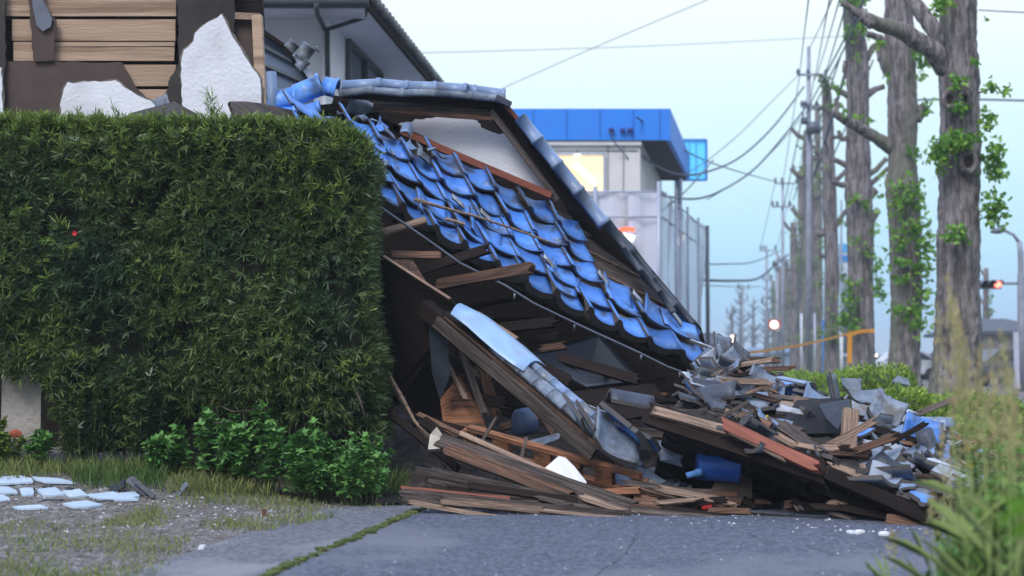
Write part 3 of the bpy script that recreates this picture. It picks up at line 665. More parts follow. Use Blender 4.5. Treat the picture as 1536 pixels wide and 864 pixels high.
plank((960,735),(1110,742),9.7,9.6,.05,.03,wood_brown,'level brown rail under the beige bent sheet',group=G)
plank((1050,770),(1330,790),9.3,8.9,.05,.03,wood_dark,'dark rail along the shadowed edge of the debris',group=G)
plank((1320,782),(1405,800),8.75,8.6,.10,.05,wood_brown,'thick brown beam end at the asphalt beneath the blue tile',group=G)
plank((1385,772),(1530,778),8.7,8.6,.05,.04,wood_grey,'pale grey batten half hidden by weeds',group=G)
plank((1395,792),(1470,806),8.5,8.45,.05,.03,wood_pale,'pinkish splinter of wood among the weeds',group=G)
plank((1375,752),(1530,765),8.9,8.7,.06,.04,wood_dark,'dark batten above the pale grey batten in the weeds',group=G)
# slotted orange frame
sf = thing('slotted_frame', 'orange brown wooden frame with long slots lying below the fallen eave', 'frame', P(850,700,10))
mb = MB(); A, B = P(705,655,10.5), P(962,728,9.7); d = (B-A); x = d.normalized(); up = Vector((0,-.5,.85)); y = (up-x*up.dot(x)).normalized()
for s in (-1, 1):
    mb = MB(); mb.bar(A+y*.075*s, B+y*.075*s, .05, .035, y); grain(mb.build('rail', wood_orange, sf), d)
for t in (0.0, .2, .45, .62, .80, 1.0):
    mb = MB(); c = A+d*t; mb.box(c, x*(.05 if t in (0,1) else .07), y*.055, x.cross(y)*.022); mb.build('cross_piece', wood_orange, sf)
# upper protruding boards
plank((585,382),(664,384),10.75,10.6,.06,.03,wood_brown,'short brown board end poking out by the hedge top of the opening',group=G)
plank((655,428),(800,402),11.2,10.3,.085,.05,wood_brown,'brown board jutting out just below the roof eave',group=G,roll=.3)
plank((570,350),(640,330),11.2,11.3,.05,.04,wood_pale,'pale broken stick end beside the hedge under the eave',group=G)
panel([(588,392,10.9),(612,378,11.0),(650,440,10.9),(640,446,10.8)],wood_brown,'triangular brown board standing above the dark panel')
panel([(560,378,10.9),(590,394,10.75),(676,448,10.6),(690,470,10.6),(665,520,10.7),(640,540,10.8),(600,600,10.9),(560,620,11.0)],wood_dark,'large dark brown panel hanging beside the hedge',.03)
plank((575,384),(676,449),10.7,10.55,.018,.02,wood_pale,'thin pale edge strip along the top of the dark panel',group=G)
panel([(660,600,10.9),(690,560,10.95),(722,620,10.8),(735,655,10.75),(668,655,10.75)],wood_orange,'rust orange panel standing inside the opening')
panel([(600,560,11.2),(655,530,11.2),(665,650,11.1),(620,640,11.1)],wood_dark,'dark reddish panel inside behind the bent stick')
plank((690,520),(728,625),10.7,10.55,.05,.05,wood_grey,'grey upright post leaning inside beside the orange panel',group=G)
plank((668,540),(700,600),10.8,10.7,.035,.03,wood_pale,'narrow split lath leaning near the hanging felt',group=G)
plank((770,560),(835,660),11.2,10.8,.04,.04,wood_brown,'red brown lath leaning behind the fallen eave',group=G)
plank((745,625),(712,680),10.1,10.0,.022,.022,wood_grey,'short thin stick leaning against the orange batten',group=G)
plank((790,655),(780,695),10.0,9.95,.022,.022,wood_grey,'small upright stick near the dark pot',group=G)
plank((640,632),(760,660),10.7,10.4,.05,.03,wood_dark,'dark board behind the orange slotted frame',group=G)
plank((560,600),(690,705),10.6,10.1,.05,.04,wood_dark,'long dark pole sloping from the hedge toward the asphalt',group=G)
plank((590,470),(660,510),11.3,11.2,.05,.04,wood_dark,'dark rail deep inside above the small pale rod',group=G)
plank((600,544),(638,546),10.9,10.85,.02,.02,wood_pale,'small pale rod deep inside the opening',group=G)
plank((830,560),(1000,570),12.3,12.3,.03,.03,wood_grey,'thin level lath deep inside below the sagging sheet',group=G)
plank((830,590),(1000,592),12.0,12.1,.03,.03,wood_brown,'brown lath deep inside near the grey post',group=G)
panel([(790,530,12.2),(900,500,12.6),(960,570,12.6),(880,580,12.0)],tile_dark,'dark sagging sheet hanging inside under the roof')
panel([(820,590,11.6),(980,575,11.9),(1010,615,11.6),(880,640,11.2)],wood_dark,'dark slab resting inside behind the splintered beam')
mb = MB(); mb.tube([P(560,542,10.6),P(578,552,10.6),(P(600,590,10.55)),P(622,632,10.5),P(650,662,10.4)], [.012,.012,.014,.013,.010], 6, rough=.3)
tag(mb.build('bent_branch', wood_pale), 'thin bent pale branch curving down beside the hedge', 'branch')
mb = MB(); mb.tube([P(575,560,10.8),P(600,600,10.8),P(655,680,10.4),P(668,700,10.3)], .012, 6, rough=.3)
tag(mb.build('dark_branch', wood_grey), 'dark grey branch behind the bent pale branch', 'branch')
# post, grey board under the roof corner
plank((1044,568),(1046,618),11.0,11.0,.14,.04,wood_grey,'short wide grey post under the roof corner',jag=.1,group=G)
plank((1060,575),(1062,628),10.9,10.9,.035,.04,metal_grey,'narrow blue grey strip beside the wide grey post',jag=.1,group=G)
# fallen eave fragment: beam with tiles on it
fe = thing('fallen_eave', 'fallen strip of eave with beam and broken grey tiles sloping to the ground', 'eave', P(780,580,10))
def eave_pt(t, o=0, h=0): # along the beam
    A, B = P(655,480,10.5), P(892,680,9.75); d = B-A; x = d.normalized(); up = Vector((.45,-.45,.75)); y = (up-x*up.dot(x)).normalized(); z = x.cross(y).normalized(); 
    if z.y < 0: z = -z
    return A+d*t+y*h+z*o
def fbar(t0, t1, o, h, w, hh, m, name):
    mb = MB(); A, B = eave_pt(t0, o, h), eave_pt(t1, o, h); mb.bar(A, B, w, hh, eave_pt(.5,0,1)-eave_pt(.5,0,0)); return grain(mb.build(name, m, fe), B-A)
fbar(0, 1.0, 0, -.01, .04, .085, wood_grey, 'beam')
fbar(0.02, 1.02, .05, .045, .05, .022, wood_brown, 'trim_board')
fbar(0, .98, .09, .06, .12, .02, wood_dark, 'sheathing_board')
fbar(-.12, .35, .06, -.02, .10, .12, wood_dark, 'beam_stub')
for i in range(8):
    t0 = .30+.09*i; mb = MB(); A, B = eave_pt(t0, .10, .065), eave_pt(t0+.095, .10, .065); half_round(mb, B, A, .065, eave_pt(.5,-.3,1)-eave_pt(.5,0,0), arc=2.4, flare=1.06); mb.build('edge_tile', tile_slate, fe)
for i in range(9):
    t0 = .26+.085*i; mb = MB(); A, B = eave_pt(t0, .21, .09), eave_pt(t0+.09, .21, .09); half_round(mb, B, A, .05, eave_pt(.5,0,1)-eave_pt(.5,0,0), arc=2.6, flare=1.05); mb.build('edge_tile', tile_lav, fe)
# felt hanging
panel([(642,480,10.65),(668,500,10.6),(676,560,10.62),(660,600,10.7),(648,560,10.7)],tile_dark,'torn dark roofing felt hanging from the beam',.006,'roofing_felt','felt')
# big pale blue curved sheet on it
cs = MB(); NCS = 14; vs = []; outl = [((676,470),(700,462)),((700,488),(736,478)),((722,508),(762,500)),((745,528),(788,520)),((768,545),(808,538)),((785,556),(818,548))]
for k in range(2):
    for i, (a, b) in enumerate(outl):
        for q in range(7):
            t = q/6; px = a[0]+(b[0]-a[0])*t; py = a[1]+(b[1]-a[1])*t; p = P(px, py, 10.35-.05*i+.25*t); p.z += .055*math.sin(math.pi*t)*1.0-k*.008; vs.append(p)
m7 = 7; T = len(outl)*m7; fs = []
for i in range(len(outl)-1):
    for q in range(6): f = (i*m7+q, (i+1)*m7+q, (i+1)*m7+q+1, i*m7+q+1); fs += [f, tuple(T+v for v in f[::-1])]
    fs += [(i*m7, T+i*m7, T+(i+1)*m7, (i+1)*m7), (i*m7+6, (i+1)*m7+6, T+(i+1)*m7+6, T+i*m7+6)]
for q in range(6): fs += [(q, q+1, T+q+1, T+q), (T-7+q+1, T-7+q, 2*T-7+q, 2*T-7+q+1)]
cs.add(vs, fs, True); tag(cs.build('curved_sheet', mat('pale_blue_sheet', (.26,.42,.66), (.34,.50,.74), 4, .35, .15, 12, vary=0, c3=(.22,.27,.33), dscale=2)), 'long curved pale blue sheet lying along the fallen eave', 'sheet')
plank((715,470),(776,510),10.7,10.5,.04,.02,wood_pale,'pale splintered lath behind the curved blue sheet',group=G)
# plaster pieces
panel([(800,717,9.72),(838,684,9.9),(848,686,9.9),(862,700,9.82),(880,723,9.75),(874,734,9.7),(850,736,9.66)],plaster,'white triangular plaster piece propped behind a pale batten',.02,'plaster_piece','plaster')
panel([(655,640,9.9),(668,658,9.9),(668,672,9.85),(642,674,9.85),(645,652,9.9)],mat('cream_plaster',(.55,.50,.42),(.42,.37,.3),9,.9,.6,20,vary=0),'cream lump of plaster stuck on the beam end',.05,'plaster_piece','plaster')
panel([(790,662,10.5),(842,648,10.7),(838,658,10.6),(812,668,10.5)],tile_pale,'pale curved scrap lying below the dark pot',.01,'tile_scrap','tile')
panel([(712,676,10.2),(724,672,10.2),(740,684,10.1),(728,690,10.1)],tile_pale,'small pale shard between two battens',.01,'tile_scrap','tile')
# dark blue pot and bucket
def lathe(mb, c, prof, ax=(0,0,1), n=22):
    ax = Vector(ax).normalized(); u = ax.orthogonal().normalized(); w = ax.cross(u); vs = [Vector(c)+ax*z+(u*math.cos(2*math.pi*k/n)+w*math.sin(2*math.pi*k/n))*r for r, z in prof for k in range(n)]
    mb.add(vs, [(i*n+k, i*n+(k+1)%n, (i+1)*n+(k+1)%n, (i+1)*n+k) for i in range(len(prof)-1) for k in range(n)], True)
    return mb
mb = lathe(MB(), P(790,652,10.75), [(0,0),(.07,0),(.10,.03),(.105,.10),(.08,.17),(.05,.2),(0,.205)], (-.2,0,1))
tag(mb.build('round_jar', mat('dark_blue_glaze', (.06,.09,.17), (.09,.12,.2), 5, .4, .1, vary=0)), 'rounded dark blue jar inside under the fallen eave', 'jar')
bk = thing('blue_bucket', 'blue plastic bucket lying on its side under the heavy plank', 'bucket', P(1075,700,9.8))
mb = lathe(MB(), P(1046,700,9.75), [(0,.002),(.085,0),(.09,.01),(.105,.26),(.115,.265),(.115,.28),(.10,.28),(.08,.02),(0,.02)], (1,.05,-.02)); mb.build('tub', mat('blue_plastic', (.03,.12,.50), (.04,.15,.55), 5, .35, .05, vary=0), bk)
mb = MB(); c = P(1098,700,9.75); mb.tube([c+Vector((0,.02,.11)), c+Vector((.08,-.05,.06)), c+Vector((.1,-.08,-.02)), c+Vector((.02,-.09,-.07))], .004, 6); mb.build('handle', metal_grey, bk)
mb = lathe(MB(), P(1030,714,9.65), [(0,0),(.022,0),(.022,.07),(.028,.07),(.028,.11),(0,.11)], (.9,.1,.25)); tag(mb.build('plastic_bottle', mat('light_blue_plastic', (.12,.3,.7), rough=.35, vary=0)), 'small light blue plastic bottle beside the bucket', 'bottle')
beige = mat('beige_sheet', (.30,.22,.17), (.22,.16,.13), 4, .8, .2, vary=0)
panel([(1056,752,9.7),(1072,725,9.75),(1128,690,9.9),(1128,750,9.75)],beige,'brown beige board leaning beside the blue bucket',.012)
panel([(982,662,10.0),(1012,655,10.1),(1044,660,10.05),(1020,690,9.9),(1024,700,9.9),(990,690,9.95)],tile_slate,'bent grey metal sheet under the splintered plank end',.012)
panel([(982,752,9.5),(994,745,9.5),(1060,752,9.45),(1040,770,9.35),(985,775,9.3)],tile_dark,'crumpled dark roofing sheet at the asphalt edge',.01,'roofing_felt','felt')
panel([(955,700,9.9),(972,704,9.9),(1000,722,9.85),(975,730,9.75),(958,718,9.8)],tile_slate,'grey curved tile lying behind the orange frame end',.015,'roof_tile','tile')
panel([(950,735,9.5),(980,742,9.5),(1010,748,9.45),(990,772,9.3),(952,768,9.35)],wood_brown,'brown curved bark like sheet beside the crumpled felt',.012)
mb = MB(); c = P(1060,760,9.35); mb.box(c, (.03,0,.004), (0,.02,0), (0,0,.012)); tag(mb.build('red_scrap', mat('red_plastic',(.6,.03,.03),vary=0)), 'tiny red plastic scrap in front of the beige board', 'scrap')
panel([(1098,777,9.25),(1128,777,9.25),(1124,781,9.2),(1100,781,9.2)],plaster,'flat white chip on the asphalt before the bucket',.008,'plaster_chip','plaster')
mb = MB()
for k in range(5):
    q = RNG.random; c = GP(1282+RNG.gauss(0,6), 799+RNG.gauss(0,2), .012) if k < 3 else GP(1318+RNG.gauss(0,6), 801+RNG.gauss(0,2), .012); mb.box(c, (.02,.005,0), (-.005,.02,0), (0,0,.008))
tag(mb.build('plaster_crumbs', plaster), 'white crumbs on the asphalt before the thick brown beam', 'plaster', kind='stuff')

# clutter in the dark under the roof
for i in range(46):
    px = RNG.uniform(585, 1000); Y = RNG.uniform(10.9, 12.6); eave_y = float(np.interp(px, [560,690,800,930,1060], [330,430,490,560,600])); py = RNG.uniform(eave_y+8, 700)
    ang = RNG.choice([.45, .5, -.2, 1.2, 1.9, .1])+RNG.gauss(0, .2); Lp = RNG.uniform(40, 170); m_, nm = RNG.choice([(wood_dark,'blackish'),(wood_dark,'blackish'),(wood_grey,'grey'),(wood_brown,'brown')])
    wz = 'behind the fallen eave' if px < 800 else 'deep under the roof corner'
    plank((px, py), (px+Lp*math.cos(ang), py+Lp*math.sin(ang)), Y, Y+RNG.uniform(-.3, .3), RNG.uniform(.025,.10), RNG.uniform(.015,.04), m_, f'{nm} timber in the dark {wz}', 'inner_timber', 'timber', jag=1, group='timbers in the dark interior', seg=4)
# more split boards among the front timbers
for i in range(22):
    px = RNG.uniform(600, 980); t = (px-600)/380; py = RNG.uniform(668+50*t, 762+8*t); Y = 9.95-.75*(py-668)/100; ang = .22+RNG.gauss(0, .13); Lp = RNG.uniform(50, 190)
    if px > 760 and 670 < py < 738 and px < 900: continue
    m_, nm = RNG.choice([(wood_grey,'grey'),(wood_grey,'grey'),(wood_brown,'brown'),(wood_pale,'pale'),(wood_dark,'blackish')])
    plank((px, py), (px+Lp*math.cos(ang), min(779, py+Lp*math.sin(ang))), Y, Y-.2*Lp/190, RNG.uniform(.015,.05), RNG.uniform(.008,.02), m_, f'{nm} split board {"by the hedge corner" if px < 740 else "near the white plaster triangle"}', 'split_board', 'board', jag=2, group='split boards at the asphalt edge', seg=6, roll=RNG.uniform(-.4,.4))
# ---------- debris heap ----------
Fp = [(1000,628,9.6),(1045,640,9.45),(1100,655,9.3),(1240,712,9.0),(1330,752,8.8),(1402,784,8.62),(1450,800,8.5)]
Bp = [(1072,572,12.0),(1085,552,12.0),(1115,556,12.0),(1150,588,11.9),(1250,606,11.7),(1400,640,11.3),(1470,700,11.0)]
def heap(s, t):
    k = s*(len(Fp)-1); i = min(int(k), len(Fp)-2); q = k-i
    f = P(*Fp[i]).lerp(P(*Fp[i+1]), q); b = P(*Bp[i]).lerp(P(*Bp[i+1]), q); p = f.lerp(b, t)
    p.z += .10*math.sin(math.pi*t)+.07*mnoise.noise(Vector((p.x*2.5, p.y*2.5, 3)))+.03*mnoise.noise(Vector((p.x*9, p.y*9, 3))); return p
hb = MB(); ns, nt_ = 60, 26; gv = [heap(i/ns, j/nt_) for j in range(nt_+1) for i in range(ns+1)]
fs = [(j*(ns+1)+i, j*(ns+1)+i+1, (j+1)*(ns+1)+i+1, (j+1)*(ns+1)+i) for j in range(nt_) for i in range(ns)]
k = len(gv); gv += [Vector((gv[nt_*(ns+1)+i].x+.1, gv[nt_*(ns+1)+i].y+.5, 0)) for i in range(ns+1)]
fs += [(nt_*(ns+1)+i, nt_*(ns+1)+i+1, k+i+1, k+i) for i in range(ns)]
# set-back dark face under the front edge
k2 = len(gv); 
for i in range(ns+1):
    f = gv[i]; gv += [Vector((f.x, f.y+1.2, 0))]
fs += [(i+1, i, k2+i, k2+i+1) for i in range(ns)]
hb.add(gv, fs); tag(hb.build('rubble_mound', soil_dark), 'dark splintered rubble filling the debris heap by the trees', 'rubble', kind='stuff')
# the heavy splintered slab forming the front edge
plank((962,617),(1245,712),9.75,8.95,.15,.06,wood_dark,'long heavy dark plank with a splintered end over the blue bucket','heavy_plank','plank',roll=.15,jag=.5,group=G)
plank((965,612),(1110,652),9.7,9.3,.06,.04,wood_pale,'pale splintered plank end above the heavy dark plank',group=G,jag=2)
plank((1235,708),(1402,782),8.97,8.6,.09,.05,wood_dark,'dark roof board edge carrying grey sheets toward the road',group=G)
plank((1080,634),(1236,706),9.3,8.88,.075,.03,wood_red,'red brown board lying on top of the heavy dark plank',group=G,jag=.8)
plank((1086,640),(1185,690),9.28,9.0,.055,.02,wood_pale,'pale pinkish broken veneer beside the red brown board',group=G,jag=1.5)
plank((1168,636),(1240,688),9.6,9.2,.08,.05,wood_grey,'grey square timber behind the red brown board',group=G)
plank((1276,614),(1272,676),9.6,9.5,.10,.06,wood_pale,'upright stub of pale square timber in the heap',group=G,jag=.1,seg=4)
for k_, (a_, b_, ya_, yb_, w_, m_, lb_) in enumerate([((1100,612),(1215,652),10.1,9.6,.05,wood_grey,'grey split board above the beige board piece'),((1140,662),(1292,738),9.3,8.95,.045,wood_brown,'brown split board trailing toward the flat grey sheet'),
   ((1292,690),(1412,748),9.5,8.95,.06,wood_grey,'grey board trailing down to the blue tile end'),((1180,672),(1300,716),9.45,9.1,.03,wood_pale,'pale thin lath lying below the hollow'),((1320,736),(1420,772),9.0,8.7,.05,wood_brown,'brown board edge beneath the flat grey sheet'),
   ((1075,560),(1168,604),11.3,10.6,.06,wood_dark,'dark beam below the roof corner tiles'),((1120,590),(1240,604),10.7,10.3,.035,wood_grey,'grey lath level behind the cream board'),((1300,640),(1420,676),10.2,9.8,.05,wood_dark,'dark board beneath the pale bent sheet'),
   ((1255,760),(1400,790),8.95,8.7,.04,wood_dark,'black lath along the lower edge of the heap'),((1210,730),(1340,768),9.1,8.85,.05,wood_dark,'dark splintered board under the dark roof board edge'),((1410,742),(1490,760),8.95,8.8,.04,wood_grey,'grey lath reaching into the weeds'),((1120,700),(1250,760),9.6,9.2,.04,wood_dark,'dark lath inside the void by the bucket')]):
    plank(a_, b_, ya_, yb_, w_, .025, m_, lb_, group=G, jag=1.5, roll=.1)
plank((1235,677),(1310,682),9.5,9.4,.06,.05,wood_brown,'level brown timber at the foot of the upright stub',group=G)
plank((1095,608),(1070,655),9.7,9.6,.03,.03,wood_pale,'little pale lath under the roof corner',group=G)
plank((1292,697),(1312,742),9.25,8.95,.035,.03,wood_pale,'curved pale lath beside the flat grey sheet',group=G)
plank((1188,598),(1228,608),10.3,10.2,.05,.03,wood_pale,'cream board piece near the crest of the heap',group=G)
plank((1110,620),(1160,640),9.9,9.7,.05,.03,wood_brown,'short brown lath among pale tiles on the heap',group=G)
panel([(1196,600,10.2),(1262,596,10.3),(1262,650,9.9),(1180,650,9.7),(1172,632,9.8)],mat('black_void_shade',(.012,.012,.016),rough=.9,vary=0),'black sheet standing in for the shade of the hollow beside the upright stub',.01,'roofing_felt','felt')  # near-black sheet added for the dark of the hollow
panel([(1228,606,9.9),(1276,598,10.0),(1274,612,9.9),(1256,644,9.7),(1240,628,9.75)],tile_dark,'torn black felt flap draped over the hollow',.008,'roofing_felt','felt')
# ---------- tiles in the heap ----------
def jag_tile(name, m, seed, w, l, kind='pan', th=.022, irr=.25):
    """one roof tile or a fragment of it as a local mesh"""
    r = rnd(seed); nu, nv = 9, 6; c = [(0+r.uniform(0,irr), 0+r.uniform(0,irr)), (1-r.uniform(0,irr), r.uniform(0,irr)), (1-r.uniform(0,irr), 1-r.uniform(0,irr)), (r.uniform(0,irr), 1-r.uniform(0,irr))]
    top, bot = [], []
    for j in range(nv):
        for i in range(nu):
            s, t = i/(nu-1), j/(nv-1)
            u = (c[0][0]*(1-s)+c[1][0]*s)*(1-t)+(c[3][0]*(1-s)+c[2][0]*s)*t; v = (c[0][1]*(1-s)+c[1][1]*s)*(1-t)+(c[3][1]*(1-s)+c[2][1]*s)*t
            if j in (0, nv-1) and irr > .1: v += r.uniform(-.04, .04)
            if i in (0, nu-1) and irr > .1: u += r.uniform(-.03, .03)
            if kind == 'pan': h = w*(.13*math.exp(-((u-.04)/.14)**2)-.085*math.sin(math.pi*u))
            elif kind == 'round': h = w*.42*math.sin(math.pi*u)
            elif kind == 'flat': h = w*.05*math.sin(math.pi*u)
            else: h = 0
            top.append(((u-.5)*w, (v-.5)*l, h)); bot.append(((u-.5)*w, (v-.5)*l, h-th))
    T = len(top); n = nu; fs = []
    for j in range(nv-1):
        for i in range(n-1): q = (j*n+i, j*n+i+1, (j+1)*n+i+1, (j+1)*n+i); fs += [q, tuple(T+x for x in q[::-1])]
    k0 = len(fs)
    for i in range(n-1): fs += [(i+1, i, T+i, T+i+1), ((nv-1)*n+i, (nv-1)*n+i+1, T+(nv-1)*n+i+1, T+(nv-1)*n+i)]
    for j in range(nv-1): fs += [(j*n, (j+1)*n, T+(j+1)*n, T+j*n), ((j+1)*n+n-1, j*n+n-1, T+j*n+n-1, T+(j+1)*n+n-1)]
    me = bpy.data.meshes.new(name); me.from_pydata(top+bot, [], fs)
    for i, p in enumerate(me.polygons): p.use_smooth = i < k0
    me.materials.append(m); me.materials.append(clay)
    for i, p in enumerate(me.polygons):
        if i >= k0: p.material_index = 1
    me.update(); return me
LIB = {}
for mk, m in (('blue', tile_blue), ('grey', tile_slate), ('pale', tile_pale), ('dark', tile_dark), ('lav', tile_lav)):
    for kd, w, l in (('pan', .29, .30), ('round', .17, .30), ('flat', .13, .28), ('pan', .27, .26)):
        for q in range(3):
            LIB.setdefault((mk, kd), []).append(jag_tile('roof_tile', m, hash((mk[0]*3+kd)) % 999 if False else (ord(mk[0])*7+ord(kd[0])*3+q*11+int(w*100)), w*(1 if q < 2 else .8), l*(1 if q < 1 else .8), kd, irr=(.04, .3, .5)[q]))
def put_tile(p, kind, mk, yaw, pitch, roll, label, group='broken roof tiles on the debris heap', sc=1.0, var=None, name='roof_tile'):
    lst = LIB[(mk, kind)]; me = lst[var if var is not None else RNG.randrange(len(lst))]
    o = bpy.data.objects.new({'pan':'roof_tile','round':'ridge_tile','flat':'flat_tile'}[kind], me); COL.objects.link(o); o.location = p; o.rotation_euler = (pitch, roll, yaw); o.scale = (sc,)*3; o['_o'] = tuple(p)
    return tag(o, label, 'tile', group)
CN = {'blue': 'glossy blue', 'grey': 'dull grey', 'pale': 'pale dusty', 'dark': 'blackish', 'lav': 'blue grey'}
KN = {'pan': 'wavy pan', 'round': 'half round ridge', 'flat': 'narrow flat'}
def zone(p):
    x, y = proj(p)
    if x < 1120: return 'heaped beside the fallen roof corner'
    if x < 1230: return 'on the crest beside the roof corner heap' if y < 625 else 'on the slope above the red brown board'
    if x < 1330: return 'near the upright timber stub' if y < 690 else 'below the upright timber stub'
    return 'at the foot of the big tree' if y < 700 else 'at the weedy end of the heap'
# hand placed, picture position + depth + attitude (yaw, pitch, roll in degrees)
D = math.radians
hand = [
 # px, py, Y, kind, tone, yaw, pitch, roll, scale
 (1058,545,11.5,'flat','lav',20,60,60,1.5),(1068,540,11.5,'flat','pale',15,62,62,1.5),(1085,520,11.6,'pan','grey',30,70,10,.9),
 (1060,518,11.7,'flat','pale',70,20,0,1.2),(1088,508,11.8,'flat','dark',40,25,30,1.3),(1110,530,11.6,'pan','dark',30,60,40,1.0),(1100,548,11.3,'pan','grey',-20,50,40,1.0),
 (1128,552,11.3,'pan','dark',20,45,35,1.1),(1118,600,10.8,'round','dark',80,80,0,1.6),(1092,590,10.9,'round','grey',60,80,20,1.4),(1142,575,11.0,'pan','grey',0,60,30,1.1),
 (1135,560,11.2,'flat','blue',40,30,30,1.3),(1180,588,10.9,'round','blue',35,10,40,1.4),(1192,583,11.0,'round','lav',40,10,40,1.4),(1210,592,10.8,'flat','blue',50,10,35,1.4),
 (1165,605,10.5,'flat','pale',80,20,10,1.6),(1205,600,10.6,'flat','lav',60,20,30,1.5),(1155,622,10.2,'pan','pale',20,30,10,1.0),(1125,640,9.8,'pan','lav',10,60,-20,1.1),
 (1170,640,9.8,'flat','pale',60,20,-25,1.2),(1100,632,9.9,'pan','grey',40,30,0,1.0),(1190,628,10.0,'round','pale',75,15,-15,1.3),(1215,620,10.0,'flat','lav',120,30,-20,1.8),
 (1225,600,10.5,'pan','lav',0,40,30,1.0),(1252,582,11.2,'pan','grey',60,80,0,1.0),(1275,578,11.3,'pan','grey',-10,60,0,.8),
 (1298,592,11.0,'pan','grey',5,25,0,1.5),(1300,612,10.7,'pan','pale',10,30,5,1.4),(1318,630,10.3,'pan','dark',40,50,20,1.2),(1330,618,10.6,'pan','grey',-30,60,20,1.1),
 (1352,618,10.9,'pan','pale',-10,35,10,1.5),(1300,665,9.9,'round','grey',130,30,-10,1.5),(1345,650,10.2,'pan','lav',-30,40,-20,1.2),(1332,672,9.9,'pan','pale',15,30,-20,1.5),(1312,680,9.7,'round','pale',110,10,0,1.4),
 (1382,655,10.0,'pan','blue',-5,80,15,1.2),(1402,648,10.1,'pan','pale',-15,75,-10,1.3),(1395,672,9.9,'round','dark',20,60,0,1.1),(1360,690,9.7,'flat','grey',110,30,-20,2.0),(1390,690,9.5,'pan','dark',120,20,-10,1.3),
 (1285,708,9.3,'pan','grey',10,30,10,1.3),(1262,718,9.15,'pan','dark',0,30,20,1.3),(1326,690,9.5,'flat','pale',70,10,0,1.3),
 (1345,722,9.2,'pan','lav',20,20,10,1.1),(1375,728,9.1,'flat','blue',70,15,15,1.8),(1395,720,9.2,'flat','pale',60,10,25,1.3),(1420,716,9.2,'round','pale',60,20,20,1.5),(1435,725,9.1,'round','pale',50,20,20,1.3),
 (1400,700,9.4,'pan','grey',60,30,10,1.0),(1385,762,8.7,'round','blue',40,10,25,1.5),(1372,748,8.85,'flat','blue',45,15,20,1.4),(1405,735,9.0,'flat','dark',70,15,15,1.4),
 (1440,772,8.7,'pan','lav',10,20,0,1.0),(1455,790,8.5,'flat','pale',80,5,0,1.0),(1465,803,8.4,'flat','pale',90,5,0,.9),(1430,795,8.5,'flat','grey',80,10,0,1.0),
 (1240,690,9.2,'pan','dark',30,40,30,1.1),(1220,680,9.3,'flat','grey',60,15,25,1.5),(1150,655,9.5,'flat','lav',50,20,20,1.3),(1205,655,9.6,'flat','blue',45,20,30,1.6),
 (1020,645,9.9,'pan','dark',0,50,0,1.0),(1040,610,10.2,'round','grey',80,10,20,1.5),(1015,620,10.1,'flat','dark',70,20,20,1.5),
]
seen = {}
for i, (px, py, Y, kd, tn, yw, pt, rl, sc) in enumerate(hand):
    p = P(px, py, Y); lb = f'{CN[tn]} {KN[kd]} tile {zone(p)}'; put_tile(p, kd, tn, D(yw), D(pt), D(rl), lb, sc=sc*.82, var=RNG.randrange(2) if len(LIB[(tn, kd)]) else None)
for i in range(300):    # smaller fragments filling the heap
    s, t = RNG.uniform(.04, .99), RNG.random()**.8; p = heap(s, t)+Vector((0,0,RNG.uniform(.0,.07)))
    q = proj(p)
    if inpoly(q[0], q[1], [(1175,605),(1262,598),(1262,655),(1180,655)]): continue
    wts = [.8, 3.4, 2.2, 2.2, 2.0]; tn = RNG.choices(['blue','grey','pale','dark','lav'], wts)[0]; kd = RNG.choices(['pan','round','flat'], [4,1,5])[0]
    put_tile(p, kd, tn, RNG.uniform(0, 6.28), RNG.gauss(.22, .28), RNG.gauss(.1, .28), f'{CN[tn]} {KN[kd]} tile {zone(p)}', sc=RNG.uniform(.4, 1.2))
for i in range(75):    # splinters
    s, t = RNG.uniform(.02, .99), RNG.random(); p = heap(s, t)+Vector((0,0,.05)); q = proj(p); Y = p.y
    ang = RNG.gauss(.45, .5); Lp = RNG.uniform(15, 60)
    m_, nm = RNG.choice([(wood_grey,'grey'),(wood_brown,'brown'),(wood_dark,'blackish'),(wood_pale,'pale')]); Lp *= 1.7
    plank(q, (q[0]+Lp*math.cos(ang), q[1]+Lp*math.sin(ang)), Y, Y-.1, RNG.uniform(.02,.05), RNG.uniform(.01,.025), m_, f'{nm} wood splinter {zone(p)}', 'wood_splinter', 'splinter', jag=1.5, group='wood splinters on the debris heap', seg=4)
# splinters & scraps at the front of the interior
for i in range(75):
    px = RNG.uniform(610, 1340); py = RNG.uniform(735, 768)+(px-610)*.03; Y = RNG.uniform(9.3, 9.9)-max(0, px-1000)*.0016; ang = RNG.gauss(.15, .35); Lp = RNG.uniform(15, 85)
    z = .02+RNG.random()*.07; p = P(px, 700, Y); p.z = z; q = proj(p)
    m_, nm = RNG.choice([(wood_grey,'grey'),(wood_brown,'brown'),(wood_dark,'blackish'),(wood_dark,'blackish'),(wood_pale,'pale')])
    wz = 'near the hedge corner herbs' if px < 720 else ('before the white plaster triangle' if px < 930 else ('around the blue bucket' if px < 1150 else 'under the heavy dark plank'))
    plank(q, (q[0]+Lp*math.cos(ang), q[1]+Lp*math.sin(ang)*.6), Y, Y-.05, RNG.uniform(.02,.06), RNG.uniform(.01,.025), m_, f'{nm} wood splinter on the ground {wz}', 'wood_splinter', 'splinter', jag=1.5, group='wood splinters on the ground at the house', seg=4)
